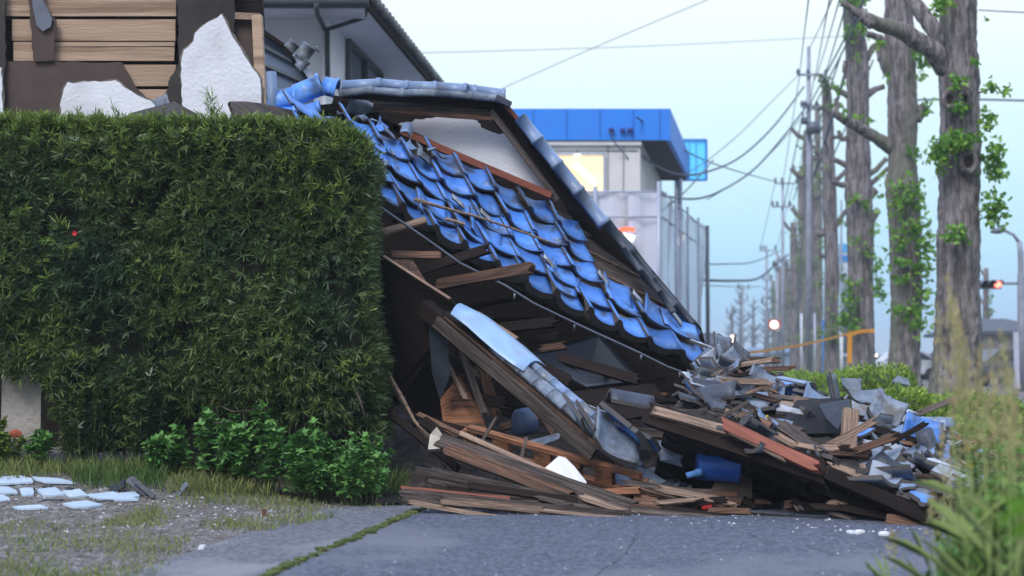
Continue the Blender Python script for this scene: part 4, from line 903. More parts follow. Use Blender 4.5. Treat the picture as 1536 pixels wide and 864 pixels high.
for i in range(46):
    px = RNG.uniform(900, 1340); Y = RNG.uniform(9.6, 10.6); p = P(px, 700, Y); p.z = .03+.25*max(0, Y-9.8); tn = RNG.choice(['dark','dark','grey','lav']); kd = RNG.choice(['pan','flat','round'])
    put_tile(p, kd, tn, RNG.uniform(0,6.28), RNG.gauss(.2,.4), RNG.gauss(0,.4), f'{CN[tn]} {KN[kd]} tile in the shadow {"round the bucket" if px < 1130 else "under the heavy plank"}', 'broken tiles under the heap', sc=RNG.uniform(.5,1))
# loose tiles around the end of the fallen eave
for i, (px, py, Y, kd, tn, yw, pt, rl, sc, lb) in enumerate([
 (905,640,9.8,'pan','grey',30,30,20,1.3,'grey tile crossing the low end of the fallen eave'),
 (925,655,9.7,'pan','grey',10,35,25,1.3,'cracked grey tile hanging off the fallen eave end'),
 (880,628,9.95,'pan','lav',35,30,25,1.2,'blue grey tile second from the fallen eave end'),
 (935,632,9.8,'flat','blue',50,30,40,1.5,'narrow bright blue tile on the fallen eave tip'),
 (945,640,9.75,'flat','lav',50,30,40,1.5,'narrow blue grey tile beside the bright blue one'),
 (958,652,9.75,'flat','blue',55,20,35,1.3,'short blue tile at the very tip of the fallen eave'),
 (912,620,10.0,'flat','pale',70,20,10,1.0,'pale narrow tile above the fallen eave end'),
 (945,605,10.6,'round','dark',100,10,0,1.2,'rounded dark tile behind the splintered plank end')]):
    put_tile(P(px,py,Y), kd, tn, D(yw), D(pt), D(rl), lb, 'loose tiles by the fallen eave', sc=sc, var=0)
# loose tiles and pole lying on the roof
def on_roof(px, py):
    a, b = (px-500)/575, .2
    for _ in range(30):
        q = proj(R(a, b)); 
        b += (q[1]-py)/215*.9; q = proj(R(a, b)); a -= (q[0]-px)/575*.9
    return a, b
Rm = Matrix((e_.normalized(), RN.cross(e_).normalized(), RN)).transposed()
def roof_tile(px, py, kd, tn, rot, lb, sc=1.0, h=.085, tilt=0, var=0):
    a, b = on_roof(px, py); o = put_tile(R(a, b, h), kd, tn, 0, 0, 0, lb, 'loose tiles sliding down the roof', sc, var)
    o.rotation_euler = (Rm @ Matrix.Rotation(D(rot), 3, 'Z') @ Matrix.Rotation(D(tilt), 3, 'X')).to_euler()
for args in [(640,320,'pan','blue',14,'broad blue tile slipped above the fallen pole tip',1.0),
 (720,350,'pan','blue',8,'curved blue tile below the fallen pole',1.1),
 (838,428,'pan','blue',-7,'smooth blue tile midway along the eave',1.05),(918,446,'pan','blue',6,'box edged blue tile resting on the bare boards',1.05),
 (978,478,'pan','blue',-4,'box edged blue tile below the bare boards',1.05)]:
    roof_tile(*args)
for px, py, rot in ((812,408,90),(893,432,80),(945,462,85),(1003,492,80),(718,340,95),(676,318,100)):
    roof_tile(px, py, 'flat', 'pale', rot, 'pale broken tile edge standing between blue tiles', .55, .13, 20)
for px, py in ((560,205),(575,215),(590,222),(605,232),(565,235),(620,236),(640,243),(580,245),(600,212),(655,248),(570,260),(550,195),(535,192),(628,252)):
    roof_tile(px, py, RNG.choice(['pan','flat','round']), RNG.choice(['blue','lav','grey']), RNG.uniform(0,360), 'broken blue grey shard below the gable sill near the hedge', RNG.uniform(.4,.75), .12, RNG.uniform(-30,30), var=RNG.randrange(3))
for px, py in ((480,178),(495,176),(505,181),(515,184),(525,186),(470,172),(540,182)):
    p = P(px, py, 12.0); put_tile(p, RNG.choice(['pan','flat','round']), RNG.choice(['blue','blue','lav']), RNG.uniform(0,6), RNG.uniform(.1,.5), RNG.uniform(-.3,.3), 'blue tile shard heaped below the broken ridge above the hedge', 'loose tiles sliding down the roof', sc=RNG.uniform(.5,.8))
mb = MB(); pl = []
for px, py in ((607,322),(650,334),(700,347),(750,363),(800,381),(820,388)):
    a, b = on_roof(px, py); pl.append(R(a, b, .17))
mb.tube(pl, [.016,.013,.011,.010,.009,.008], 6); tag(mb.build('fallen_pole', wood_pale), 'long thin wooden pole lying across the blue roof tiles', 'pole')
mb = MB(); a, b = on_roof(655,348); a2, b2 = on_roof(683,356); mb.bar(R(a,b,.15), R(a2,b2,.15), .03, .02, RN); tag(mb.build('wood_offcut', wood_pale), 'short wooden offcut on the roof just below the pole', 'offcut')
# flat sheets at the right end
panel([(1290,712,9.2),(1328,712,9.3),(1366,750,8.95),(1318,746,8.9)],tile_pale,'flat pale grey square sheet on the front of the heap',.018,'flat_sheet','sheet')
panel([(1245,705,9.2),(1282,700,9.3),(1312,742,8.95),(1270,730,8.95)],tile_slate,'corrugated grey sheet behind the curved pale lath',.012,'flat_sheet','sheet')
panel([(1380,640,10.2),(1418,628,10.3),(1416,664,10.1),(1384,672,10.0)],tile_pale,'pale bent sheet propped against the shrubs',.015,'flat_sheet','sheet')
panel([(1170,600,10.5),(1212,606,10.4),(1235,600,10.5),(1200,612,10.2),(1168,616,10.2)],beige,'beige ceiling board piece among the pale tiles',.02)
panel([(1110,640,9.9),(1160,632,10.0),(1165,660,9.6),(1120,662,9.6)],tile_pale,'dusty pale sheet beside the red brown board',.012,'flat_sheet','sheet')
mb = MB(); c = P(1145,629,9.9); mb.box(c, (.03,0,.01), (0,.03,0), (0,0,.02)); tag(mb.build('yellow_scrap', mat('yellow_foam',(.6,.42,.08),vary=0)), 'small yellow foam scrap among the pale tiles', 'scrap')

# ---------- tiles laid on the soil by the hedge ----------
row = [[(-40,714),(40,712),(52,722),(-40,726)],[(45,713),(95,716),(118,724),(60,722)],[(-30,728),(20,729),(28,739),(-30,738)],[(30,730),(52,730),(50,741),(30,740)],[(55,731),(88,730),(98,741),(60,742)],[(92,734),(122,732),(132,742),(100,743)],
       [(126,740),(176,736),(212,750),(140,746)],[(18,757),(66,756),(74,761),(26,762)],[(92,752),(135,749),(156,757),(108,760)],[(178,737),(205,736),(210,744),(188,745)],[(-30,742),(10,741),(16,749),(-30,750)]]
descr = ['wide frosted tile in the back row by the beige wall','thin frosted tile at the end of the back row','frosted tile in the middle row nearest the frame edge','small square frosted tile in the middle row','five sided frosted tile in the middle row','narrow frosted tile beside the long one',
         'long frosted tile pointing at the leaning dark tiles','separate frosted tile lying before the middle row','separate frosted tile before the long one','short frosted tile touching the leaning dark tiles','frosted tile low beside the small separate one']
m_frost = mat('frosted_tile_face', (.50,.60,.72), (.40,.50,.62), 8, .5, .2, 30, vary=.06)
for q, dsc in zip(row, descr):
    pts = [GB(x, y, .022) for x, y in q]
    if (pts[1]-pts[0]).cross(pts[2]-pts[1]).z < 0: pts = pts[::-1]
    c = sum(pts, Vector())/4; mb = MB(); ps = []
    for i in range(4):
        a, b = pts[i], pts[(i+1)%4]; ps += [a.lerp(b, .12)+Vector((0,RNG.gauss(0,.006),0)), a.lerp(b, .5)+(c-a.lerp(b,.5))*RNG.uniform(-.05,.08)]
    mb.slab([p-Vector((0,0,.014+.006*RNG.random())) for p in ps], (0,0,.013)); tag(mb.build('frosted_tile', m_frost), dsc, 'tile', 'pale tiles lying on the soil by the hedge')
for a, b, w, lb in (((165,737),(188,725),.05,'dark tile edge lying behind the leaning tiles'),((192,718),(222,742),.045,'dark tile leaning up on the long frosted tile'),((197,716),(232,746),.03,'thin grey tile leaning beside the dark leaning tile'),((268,742),(280,726),.03,'small grey upright sliver on the soil')):
    ya = GB(*b).y if b[1] > a[1] else GB(*a).y; A, B = P(*a, ya), P(*b, ya); o = plank(a, b, ya, ya-.05, w, .02, tile_dark if 'dark' in lb else tile_slate, lb, 'leaning_tile', 'tile', jag=.2, seg=4)
for i in range(30):
    q = (RNG.uniform(-30, 235), RNG.uniform(727, 752)); p = GB(*q, .008); put_tile(p, 'flat', RNG.choice(['dark','grey']), RNG.uniform(0,6.28), 0, 0, 'dark tile fragment on the soil around the frosted tiles', 'dark fragments on the soil', sc=RNG.uniform(.2,.6))
mb = MB(); c = GB(396,776); mb.abox(c.x-.012, c.x+.012, c.y-.01, c.y+.01, 0, c.z+.05); tag(mb.build('boundary_peg', mat('rusty_peg',(.14,.07,.04),vary=0)), 'tiny rusty peg standing on the edge of the soil', 'peg')
mb = MB(); c = GP(303,821,.02); mb.box(c, (.014,0,0), (.003,.012,0), (.004,0,.012)); tag(mb.build('white_chip', plaster), 'single white chip lying on the concrete strip', 'chip')
mb = MB(); c = GP(518,748,.03); mb.box(c, (.05,0,0), (.003,.03,0), (.004,0,.02)); tag(mb.build('grey_stone', m_chip2), 'flat grey stone below the herbs at the strip end', 'stone')
# ================= torn wall of the neighbouring shed (top left) =================
YW = 12.4
tw = thing('torn_house_wall', 'torn wall with bare boards, dark felt and white plaster remnants above the hedge', 'wall', (-3.2, YW, 0))
tw['kind'] = 'thing'
wood_lath = mat('bare_lath_board', (.52,.36,.25), (.40,.27,.18), 2, .75, .3, 10, (.6,10,10), vary=.18, c3=(.24,.15,.10), dscale=.8)
felt = mat('dark_felt', (.052,.042,.038), (.032,.027,.026), 1.5, .9, .5, 5, vary=.05)
def rag(pts, amp=2.2, step=7, seed=0):
    out = []; r = rnd(seed+int(pts[0][0]))
    for (x0, y0), (x1, y1) in zip(pts, pts[1:]+pts[:1]):
        n = max(1, int(math.hypot(x1-x0, y1-y0)/step))
        for k in range(n):
            t = k/n; out.append((x0+(x1-x0)*t+(r.uniform(-amp, amp) if k else r.uniform(-amp,amp)*.4), y0+(y1-y0)*t+(r.uniform(-amp, amp) if k else 0)))
    return out
def wpoly(pts, Y, th, m, name, par=tw):
    if name == 'plaster_remnant':      # crumbling mud coat that sticks out behind the white skin
        cxm, cym = sum(p[0] for p in pts)/len(pts), sum(p[1] for p in pts)/len(pts)
        wpoly([(x+(x-cxm)*.02+(1.6 if x > cxm else -1.2)+2*mnoise.noise(Vector((x*.03,y*.03,1))), y-1.2+3*mnoise.noise(Vector((x*.04,y*.04,5)))) for x, y in pts], Y+.012, .02, mat('mud_coat', (.19,.16,.14), (.11,.095,.085), 8, .95, .8, 25, vary=0), 'mud_felt_coat')
    if 'plaster' in name or 'felt' in name: pts = rag(pts, 1.5 if 'plaster' in name else 1.2)
    mb = MB(); mb.slab([P(x, y, Y) for x, y in pts][::-1], (0, th, 0)); return mb.build(name, m, par)
wpoly([(-60,-60),(390,-60),(395,30),(392,560),(600,560),(600,725),(-60,725)], YW+.16, .08, wood_dark, 'wall_backing')
for pts in ([(5,-55),(262,-55),(262,-5),(5,-5)],[(5,-3),(264,-3),(264,24),(5,24)],[(18,29),(263,29),(263,61),(18,61)],[(20,63),(262,63),(261,91),(20,91)],[(60,70),(262,69),(262,70.5),(60,71)],
            [(184,97),(264,97),(262,129),(190,129)],[(205,134),(262,134),(262,160),(210,160)],[(200,164),(262,164),(262,190),(200,190)]):
    wpoly(pts, YW+.10, .03, wood_lath, 'lath_board')
wpoly([(-60,92),(60,92),(183,94),(203,130),(232,158),(240,230),(-60,230)], YW+.06, .02, mat('brown_felt',(.095,.065,.055),(.07,.048,.042),3,.9,.3,8,vary=0), 'lower_felt')
wpoly([(38,-60),(62,-60),(66,10),(84,30),(80,90),(62,92),(50,92),(46,40)], YW+.03, .01, mat('brown_felt',(.06,.045,.04)), 'torn_felt_strip')
wpoly([(48,-10),(62,-5),(78,28),(76,40),(64,47),(55,38),(49,10)], YW-.0, .01, mat('grey_flap',(.16,.17,.22),(.11,.12,.16),4,.7,.3,vary=0), 'hanging_flap')
wpoly([(-60,-60),(6,-60),(8,90),(0,170),(-60,170)], YW+.02, .03, felt, 'felt')
wpoly([(264,-60),(350,-60),(352,10),(345,200),(240,200),(248,140),(256,115),(268,95)], YW+.02, .03, felt, 'felt')
wpoly([(330,20),(385,25),(390,190),(345,190)], YW+.09, .03, mat('brown_felt',(.06,.045,.04)), 'side_felt')
wpoly([(102,123),(110,125),(125,122),(150,123),(172,120),(180,124),(192,134),(206,143),(226,151),(232,158),(250,230),(85,230),(92,150),(95,134)], YW-.01, .025, plaster, 'plaster_remnant')
wpoly([(332,21),(336,28),(345,48),(362,75),(378,102),(390,118),(392,150),(394,230),(274,230),(274,150),(272,120),(272,88),(276,75),(290,62),(292,50),(305,38),(318,30)], YW-.02, .025, plaster, 'plaster_remnant')
wpoly([(-60,100),(2,102),(5,170),(-60,170)], YW-.01, .02, plaster, 'plaster_remnant')
mb = MB(); mb.bar(P(386,24,YW+.05), P(394,200,YW+.05), .085, .09, (0,1,0)); mb.build('corner_post', wood_lath, tw)
mb = MB(); mb.bar(P(352,24,YW+.05), P(390,26,YW+.05), .05, .06, (0,0,1)); mb.build('broken_plate', wood_pale, tw)
panel([(188,176,11.0),(194,170,11.2),(262,152,11.3),(272,158,11.2),(298,172,11.0),(296,186,10.95),(270,178,10.9),(196,186,10.9)],mat('brown_tile_scrap',(.045,.034,.03),(.03,.024,.024),6,.7,.4,vary=0),'dark brown curved board lying on top of the hedge',.03)
panel([(228,150,11.9),(250,140,11.95),(256,160,11.9),(240,168,11.8)],metal_grey,'grey scrap stuck between the two plaster remnants',.01)
dp = MB(); dp.tube([P(407,108,12.0), P(411,200,12.0)], .042, 12); tag(dp.build('drain_pipe', mat('blue_grey_pipe',(.17,.24,.38),(.13,.19,.30),5,.5,.1,vary=0)), 'blue grey pipe standing behind the hedge beside the torn wall', 'pipe')

# grey boarded gable with falling ridge tiles, behind
gg = thing('grey_gable', 'grey boarded gable with sliding ridge tiles between torn wall and white house', 'outbuilding', P(430,300,15))
mgb = mat('blue_grey_board', (.14,.19,.29), (.11,.15,.24), 3, .6, .1, 20, (1,1,6), vary=.08)
YGa = 14.6
wpoly([(380,42),(432,72),(470,128),(475,400),(380,400)], YGa, .06, mgb, 'gable_wall', gg)
for y0, y1 in ((62,90),(90,120)):
    mb = MB(); mb.bar(P(382,y0,YGa-.03), P(440+(y0-62)*.6,y1+3,YGa-.03), .04, .03, (0,0,1)); mb.build('board_joint', metal_grey, gg)
mb = MB(); mb.bar(P(386,42,YGa-.06), P(430,72,YGa-.06), .16, .04, (0,0,1)); mb.bar(P(428,70,YGa-.06), P(474,132,YGa-.06), .16, .05, (0,0,1)); mb.build('gable_trim', wood_dark, gg)
for A, B, r in (((466,70),(452,88),.10),((444,66),(434,76),.09),((462,92),(448,104),.08),((440,84),(452,102),.06),((452,102),(466,122),.06)):
    mb = MB(); half_round(mb, P(*A, YGa-.2), P(*B, YGa-.2), r*.85, (.5,-.5,.7), arc=2.3, flare=1.04); mb.build('ridge_tile', tile_slate, gg)
mb = MB(); mb.tube([P(468,72,YGa-.25), P(474,70,YGa-.25), P(478,78,YGa-.25)], .012, 6); mb.build('wire_tie', metal_grey, gg)

# ================= white two storey house behind =================
wh = thing('white_house', 'white two storey house with dark tiled eaves behind the wreckage', 'house', P(470,540,20.5))
mwall = mat('white_render_wall', (.80,.79,.82), (.72,.72,.76), 2, .9, .1, 30, vary=0)
cx, cy = P(490,0,20).x, 20.0                   # near corner of the walls
dirS = Vector((P(665,0,26.4).x-P(548,0,19.4).x, 7.0, 0)).normalized()
zt = P(548,8,19.2).z+.02
c0 = Vector((cx, cy, 0)); c1 = c0+dirS*9.0; c2 = c0+Vector((-7.5, 0, 0)); c3 = c1+Vector((-7.5,0,0))
mb = MB(); mb.slab([c0, c1, c3, c2], (0,0,zt)); mb.build('wall', mwall, wh)
# roof : hipped slab with overhanging eaves
ze = P(548,8,19.2).z; o0 = Vector((P(549,8,19.2).x, 19.2, ze)); o1 = o0+dirS*11.0; o2 = Vector((-9.5, 19.2, ze)); o3 = Vector((-9.5+dirS.x*11, o1.y, ze))
rA, rB = Vector((-3.9, 23.0, ze+1.9)), Vector((-3.9+dirS.x*3.5, 26.5, ze+1.9))
mb = MB(); vs = [o0,o1,o3,o2]; top_ = [p+Vector((0,0,.10)) for p in vs]; mb.add(vs+top_+[rA+Vector((-2.5,0,0)), rA, rB, rB+Vector((-2.5,0,0))],
   [(0,1,2,3),(0,4,5,1),(1,5,6,2),(2,6,7,3),(3,7,4,0),(4,5,10,9),(7,4,9,8),(6,7,8,11),(5,6,11,10),(8,9,10,11)]); mb.build('eave_soffit', mat('soffit_board',(.60,.61,.68),(.52,.53,.60),3,.8,.1,vary=0), wh)
m_rt = mat('old_brown_tile', (.11,.08,.08), (.20,.12,.11), 4, .6, .3, 20, vary=.35, island=True, c3=(.14,.15,.2), dscale=2)
def tile_slope(E0, E1, T1, T0, nc, nr, name, m, par, hh=.05):
    mb = MB(); E0, E1, T0, T1 = map(Vector, (E0, E1, T0, T1)); nrm = (E1-E0).cross(T0-E0).normalized()
    if nrm.z < 0: nrm = -nrm
    for j in range(nr):
        for i in range(nc):
            vs = []
            for v in (j/nr-.15/nr, (j+1)/nr):
                for q in range(5):
                    u = (i+q/4)/nc; a = E0.lerp(E1, u); b = T0.lerp(T1, u); p = a.lerp(b, v); vs.append(p+nrm*(hh*.5*math.cos(2*math.pi*q/4)+.03+(.035 if v < (j+.1)/nr else 0)))
            k = 5; f = [(q, q+1, k+q+1, k+q) for q in range(4)]; lo = [vs[q]-nrm*.05 for q in range(5)]
            mb.add(vs+lo, f+[(q+1, q, 10+q, 10+q+1) for q in range(4)])
    return mb.build(name, m, par)
up = Vector((0,0,.11))
tile_slope(o0+up, o2+up, rA+Vector((-2.5,0,.02)), rA+Vector((0,0,.02)), 26, 12, 'tile_covering', m_rt, wh)
tile_slope(o1+up, o0+up, rA+Vector((0,0,.02)), rB+Vector((0,0,.02)), 44, 12, 'tile_covering', m_rt, wh)
mb = MB()
for i in range(44): p = o0+dirS*(i*.25+.1)+Vector((.03,0,.10)); mb.tube([p, p+Vector((.10,-.02,.0))], .075, 8)
mb.build('eave_end_tile', mat('grey_end_tile',(.11,.11,.12),(.17,.17,.18),6,.8,.4,vary=.3,island=True), wh)
mb = MB(); mb.bar(o0+Vector((0.02,-.04,.02)), o1+Vector((.02,0,.02)), .06, .14, (0,0,1)); mb.build('eave_fascia', wood_dark, wh)
mb = MB(); mb.bar(o0+Vector((0,-.04,.02)), o2+Vector((0,-.04,.02)), .06, .14, (0,0,1)); mb.build('eave_fascia', metal_grey, wh)
mg = mat('dark_gutter', (.05,.05,.065), (.04,.04,.05), 4, .5, .1, vary=0)
mb = MB(); mb.tube([o2+Vector((0,-.12,.0)), o0+Vector((.05,-.12,.0))], .06, 10); mb.build('gutter', mg, wh)
mb = MB(); mb.tube([P(474,6,19.0), P(476,22,19.1), P(486,42,19.9), P(491,48,19.9), P(492,140,19.9)], .035, 8); mb.tube([P(491,44,19.9), P(548,26,20.0), P(550,12,19.4)], .03, 8); mb.build('downpipe', mg, wh)
mb = MB(); mb.tube([P(486,48,19.93), P(487,300,19.93)], .035, 8); mb.build('downpipe', mwall, wh)
# side window with frame, shutter boards and balcony rail
def on_side(s, z, off=.0): return c0+dirS*s+Vector((0,0,z))+Vector((dirS.y,-dirS.x,0))*off
def side_at(px, py):
    k = (px-768)/FPX; s = (k*c0.y-c0.x)/(dirS.x-k*dirS.y); Y = c0.y+dirS.y*s; return s, P(px, py, Y).z
s0_, z1_ = side_at(517,66); s1_, _ = side_at(566,100); z0_ = z1_-1.25
wf = MB(); 
for (sa, sb, za, zb) in ((s0_,s1_,z1_,z1_+.08),(s0_,s1_,z0_-.06,z0_),(s0_-.06,s0_,z0_,z1_+.08),(s1_,s1_+.06,z0_,z1_+.08),((s0_+s1_)/2-.03,(s0_+s1_)/2+.03,z0_,z1_)):
    wf.slab([on_side(sa,za,.01),on_side(sb,za,.01),on_side(sb,zb,.01),on_side(sa,zb,.01)][::-1], Vector((dirS.y,-dirS.x,0))*.07)
win = wf.build('window', mat('dark_alu',(.12,.11,.13),vary=0,bump=0,rough=.5), wh)
mb = MB(); mb.slab([on_side(s0_,z0_,.005),on_side(s1_,z0_,.005),on_side(s1_,z1_,.005),on_side(s0_,z1_,.005)][::-1], Vector((dirS.y,-dirS.x,0))*.02)
pn = mb.build('pane', mat('dark_glass',(.03,.045,.07),(.02,.03,.05),3,.12,0,vary=0,spec=.8)); pn.parent = win; pn.location = -Vector(win['_o'])+Vector(pn.location)
mb = MB()
for t in range(9): s_q = s0_+(s1_-s0_)*t/8; mb.bar(on_side(s_q, z0_-.02, .16), on_side(s_q, z0_+.8, .16), .02, .02, (1,0,0))
mb.build('window_bars', mat('dark_alu',(.12,.11,.13)), wh)
mb = MB()
for h in (0, .12): mb.bar(on_side(s0_-.7, z0_+.45-h, .5), on_side(s1_+.6, z0_+.45-h, .5), .05, .045, (0,0,1))
for t in (0,.5,1): mb.bar(on_side(s0_-.7+(s1_-s0_+1.3)*t, z0_-.9, .5), on_side(s0_-.7+(s1_-s0_+1.3)*t, z0_+.45, .5), .05, .05, (1,0,0))
mb.build('balcony_rail', mat('white_alu',(.55,.6,.68),vary=0,bump=0,rough=.4), wh)
mb = MB(); mb.slab([on_side(s0_-.7,z0_-1.0,.0),on_side(s1_+.6,z0_-1.0,.0),on_side(s1_+.6,z0_-1.0,.55),on_side(s0_-.7,z0_-1.0,.55)], (0,0,.1)); mb.build('balcony_floor', mwall, wh)

# ================= blue roofed commercial building wrapped in mesh =================
bb = thing('blue_roof_building', 'white commercial building with bright blue parapet and scaffold mesh', 'building', (4, 45, 0))
Yf = 44.0
m_blue = mat('blue_parapet', (.025,.25,.86), (.03,.22,.78), 1.5, .5, .02, vary=0)
m_bw = mat('cream_wall', (.74,.71,.69), (.66,.64,.63), 1.5, .85, .05, vary=0)
xb0, xb1 = P(640,200,Yf).x, P(958,200,Yf).x; dB = Vector((P(1050,0,55).x-P(988,0,45).x, 10, 0)).normalized()
zr = P(800,212,Yf).z; w0 = Vector((xb1, Yf-.45, 0)); dW = Vector((P(990,0,53.5).x-xb1, 9.95, 0)).normalized(); w1 = w0+dW*10.5; w2 = Vector((xb0, Yf-.45, 0)); w3 = w2+dW*10.5
mb = MB(); mb.slab([w0, w1, w3, w2], (0,0,zr+.3)); mb.build('wall', m_bw, bb)
q0 = P(1005.5,163,Yf-.6); q1 = P(1034,243,53.0); zt_, zb_ = q0.z, P(1005,210,Yf-.6).z
pa0 = Vector((q0.x, Yf-.6, zb_)); pa1 = Vector((q1.x, 53.0, zb_)); pa2 = Vector((xb0-2, Yf-.6, zb_)); pa3 = Vector((xb0, 53, zb_))
mb = MB(); mb.slab([pa0, pa1, pa1-dB.cross(Vector((0,0,1)))*.1, pa0+Vector((-.12,.12,0))], (0,0,zt_-zb_)); mb.build('parapet', m_blue, bb)
mb = MB(); mb.slab([pa0, pa0+Vector((-.12,.12,0)), pa2+Vector((0,.12,0)), pa2], (0,0,zt_-zb_)); mb.build('parapet', m_blue, bb)
mb = MB(); mb.slab([pa0+Vector((-.02,.02,.04)), pa1+Vector((-.02,0,.04)), pa3+Vector((0,0,.04)), pa2+Vector((0,.02,.04))], (0,0,.15)); mb.build('soffit', mat('dark_soffit',(.02,.02,.022),vary=0), bb)
mb = MB(); mb.slab([pa1+Vector((-.2,-.1,-.02)), pa1+Vector((-.1,.2,-.02)), pa3, pa3+Vector((0,-.3,0))], (0,0,zt_-zb_-.2)); mb.build('parapet', mat('dark_soffit',(.02,.02,.022)), bb)
mb = MB(); mb.bar(P(820,215,Yf-.50), P(962,215,Yf-.50), .1, .12, (0,0,1)); mb.build('trim', m_bw, bb)
# lit window with frame and lamp inside
wn = MB()
for a, b in (((832,231),(907,231)),((832,292),(907,292)),((833,231),(833,292)),((906,231),(906,292))): wn.bar(P(*a,Yf-.49), P(*b,Yf-.49), .07, .09, (0,1,0))
wob = wn.build('window', mat('white_alu',(.55,.6,.68)), bb)
m_lit = mat('lit_interior', (.8,.5,.25), (.9,.7,.45), 1.2, .6, 0, vary=0, emis=(1.0,.74,.44), es=.7, stretch=(.6,1,2))
mb = MB(); mb.slab([P(x,y,Yf-.48) for x,y in [(834,232),(905,232),(905,291),(834,291)]][::-1], (0,.02,0)); o = mb.build('pane', m_lit); o.parent = wob; o.location -= Vector(wob['_o'])
mb = MB(); mb.bar(P(862,246,Yf-.52), P(894,276,Yf-.52), .02, .16, (0,0,1)); o = mb.build('lamp_glow', mat('tube_light',(1,.9,.75),emis=(1,.88,.66),es=2.2,vary=0,bump=0)); o.parent = wob; o.location -= Vector(wob['_o'])
mb = MB(); mb.tube([P(866,232,Yf-.55), P(866,234,Yf-.55)], .09, 10); mb.build('lamp', mat('tube_light',(1,.9,.75)), bb)
mb = MB(); mb.tube([P(866,224,Yf-.55), P(866,231,Yf-.55)], .02, 6); mb.build('lamp_stem', metal_grey, bb)
for px in (800,850,900,950,990):
    mb = MB(); mb.bar(P(px,164,Yf-.62), P(px,209,Yf-.62), .02, .02, (0,1,0)); mb.build('panel_joint', mat('deep_blue_joint',(.02,.15,.55),vary=0,bump=0), bb)
for a, b in (((912,216),(912,300)),((935,216),(935,300)),((820,226),(957,226))):
    mb = MB(); mb.bar(P(*a,Yf-.47), P(*b,Yf-.47), .02, .02, (0,1,0)); mb.build('wall_joint', metal_grey, bb)
# fascia fixtures
for px in (917,934,945):
    mb = MB(); mb.tube([P(px-4,195,Yf-.7), P(px+4,195,Yf-.7)], .07, 8); mb.build('insulator', mat('deep_blue_fitting',(.03,.06,.30),vary=0), bb)
# scaffold with mesh sheets
m_net = mat('scaffold_mesh', (.58,.62,.78), (.76,.76,.84), .8, .7, .6, 3, (2.5,2.5,.35), vary=.06, c3=(.42,.38,.40), dscale=.5)
nn = m_net.node_tree; pb = [n for n in nn.nodes if n.type == 'BSDF_PRINCIPLED'][0]; trn = nn.nodes.new('ShaderNodeBsdfTransparent'); mxs = nn.nodes.new('ShaderNodeMixShader'); mxs.inputs[0].default_value = .72
outn = [n for n in nn.nodes if n.type == 'OUTPUT_MATERIAL'][0]; nn.links.new(trn.outputs[0], mxs.inputs[1]); nn.links.new(pb.outputs[0], mxs.inputs[2]); nn.links.new(mxs.outputs[0], outn.inputs[0])
def net(A, B, z0, z1, amp, par, name='mesh_sheet', nx=26, nz=10, ztop=None):
    A, B = Vector(A), Vector(B); d = B-A; n = d.cross(Vector((0,0,1))).normalized(); vs = []
    for j in range(nz+1):
        for i in range(nx+1):
            u, v = i/nx, j/nz; p = A+d*u; zt__ = z1+(ztop(u) if ztop else 0); vs.append(Vector((p.x, p.y, z0+(zt__-z0)*v))+n*amp*(mnoise.noise(Vector((u*6, v*1.5, A.x)))+.5*mnoise.noise(Vector((u*16, v*2+u*4, 2)))))
    mb = MB(); mb.add(vs, [(j*(nx+1)+i, j*(nx+1)+i+1, (j+1)*(nx+1)+i+1, (j+1)*(nx+1)+i) for j in range(nz) for i in range(nx)], True); return mb.build(name, m_net, par)
Yn = Yf-1.6; sA = P(800,300,Yn); sB = P(988,300,Yn); zt1 = P(900,286,Yn).z; zt2 = P(900,326,Yn).z
sc1 = Vector((sB.x, Yn, 0)); sc2 = Vector((P(1051,0,54.5).x, 54.5, 0)); sc0 = Vector((sA.x, Yn, 0))
net(sc0, sc1, .2, zt1, .22, bb); net(sc1, sc2, .2, zt1, .3, bb, ztop=lambda u: -.05+.12*math.sin(u*30))
m_pole = mat('scaffold_pole', (.42,.45,.55), (.36,.38,.48), 4, .4, .05, vary=.1, metal=.2)
for px, Y, top_y in ((893,Yn-.1,280),(988,Yn-.15,272),(940,Yn+.1,290)):
    b = P(px, 540, Y); b.z = 0; mb = MB(); mb.tube([b, P(px, top_y, Y)], .055 if px != 893 else .07, 8); mb.build('scaffold_pole', m_pole, bb)
for t in (.2,.45,.72,.97):
    b = sc1.lerp(sc2, t)+Vector((.22,-.05,0)); mb = MB(); mb.tube([b, b+Vector((0,0,zt1+.15+.1*math.sin(t*50)))], .04 if t < .9 else .08, 8); mb.build('scaffold_pole', m_pole if t < .9 else metal_grey, bb)
b = P(1020,540,Yn+5.5); b.z = 0; mb = MB(); mb.tube([b, P(1021,268,Yn+5.5)], .06, 8); mb.build('scaffold_pole', m_pole, bb)
for zz in (zt1-.05, zt2): 
    mb = MB(); mb.tube([Vector((sc0.x,sc0.y-.12,zz)), Vector((sc1.x+.1,sc1.y-.12,zz)), Vector((sc2.x+.1,sc2.y,zz))], .03, 6); mb.build('scaffold_rail', m_pole, bb)
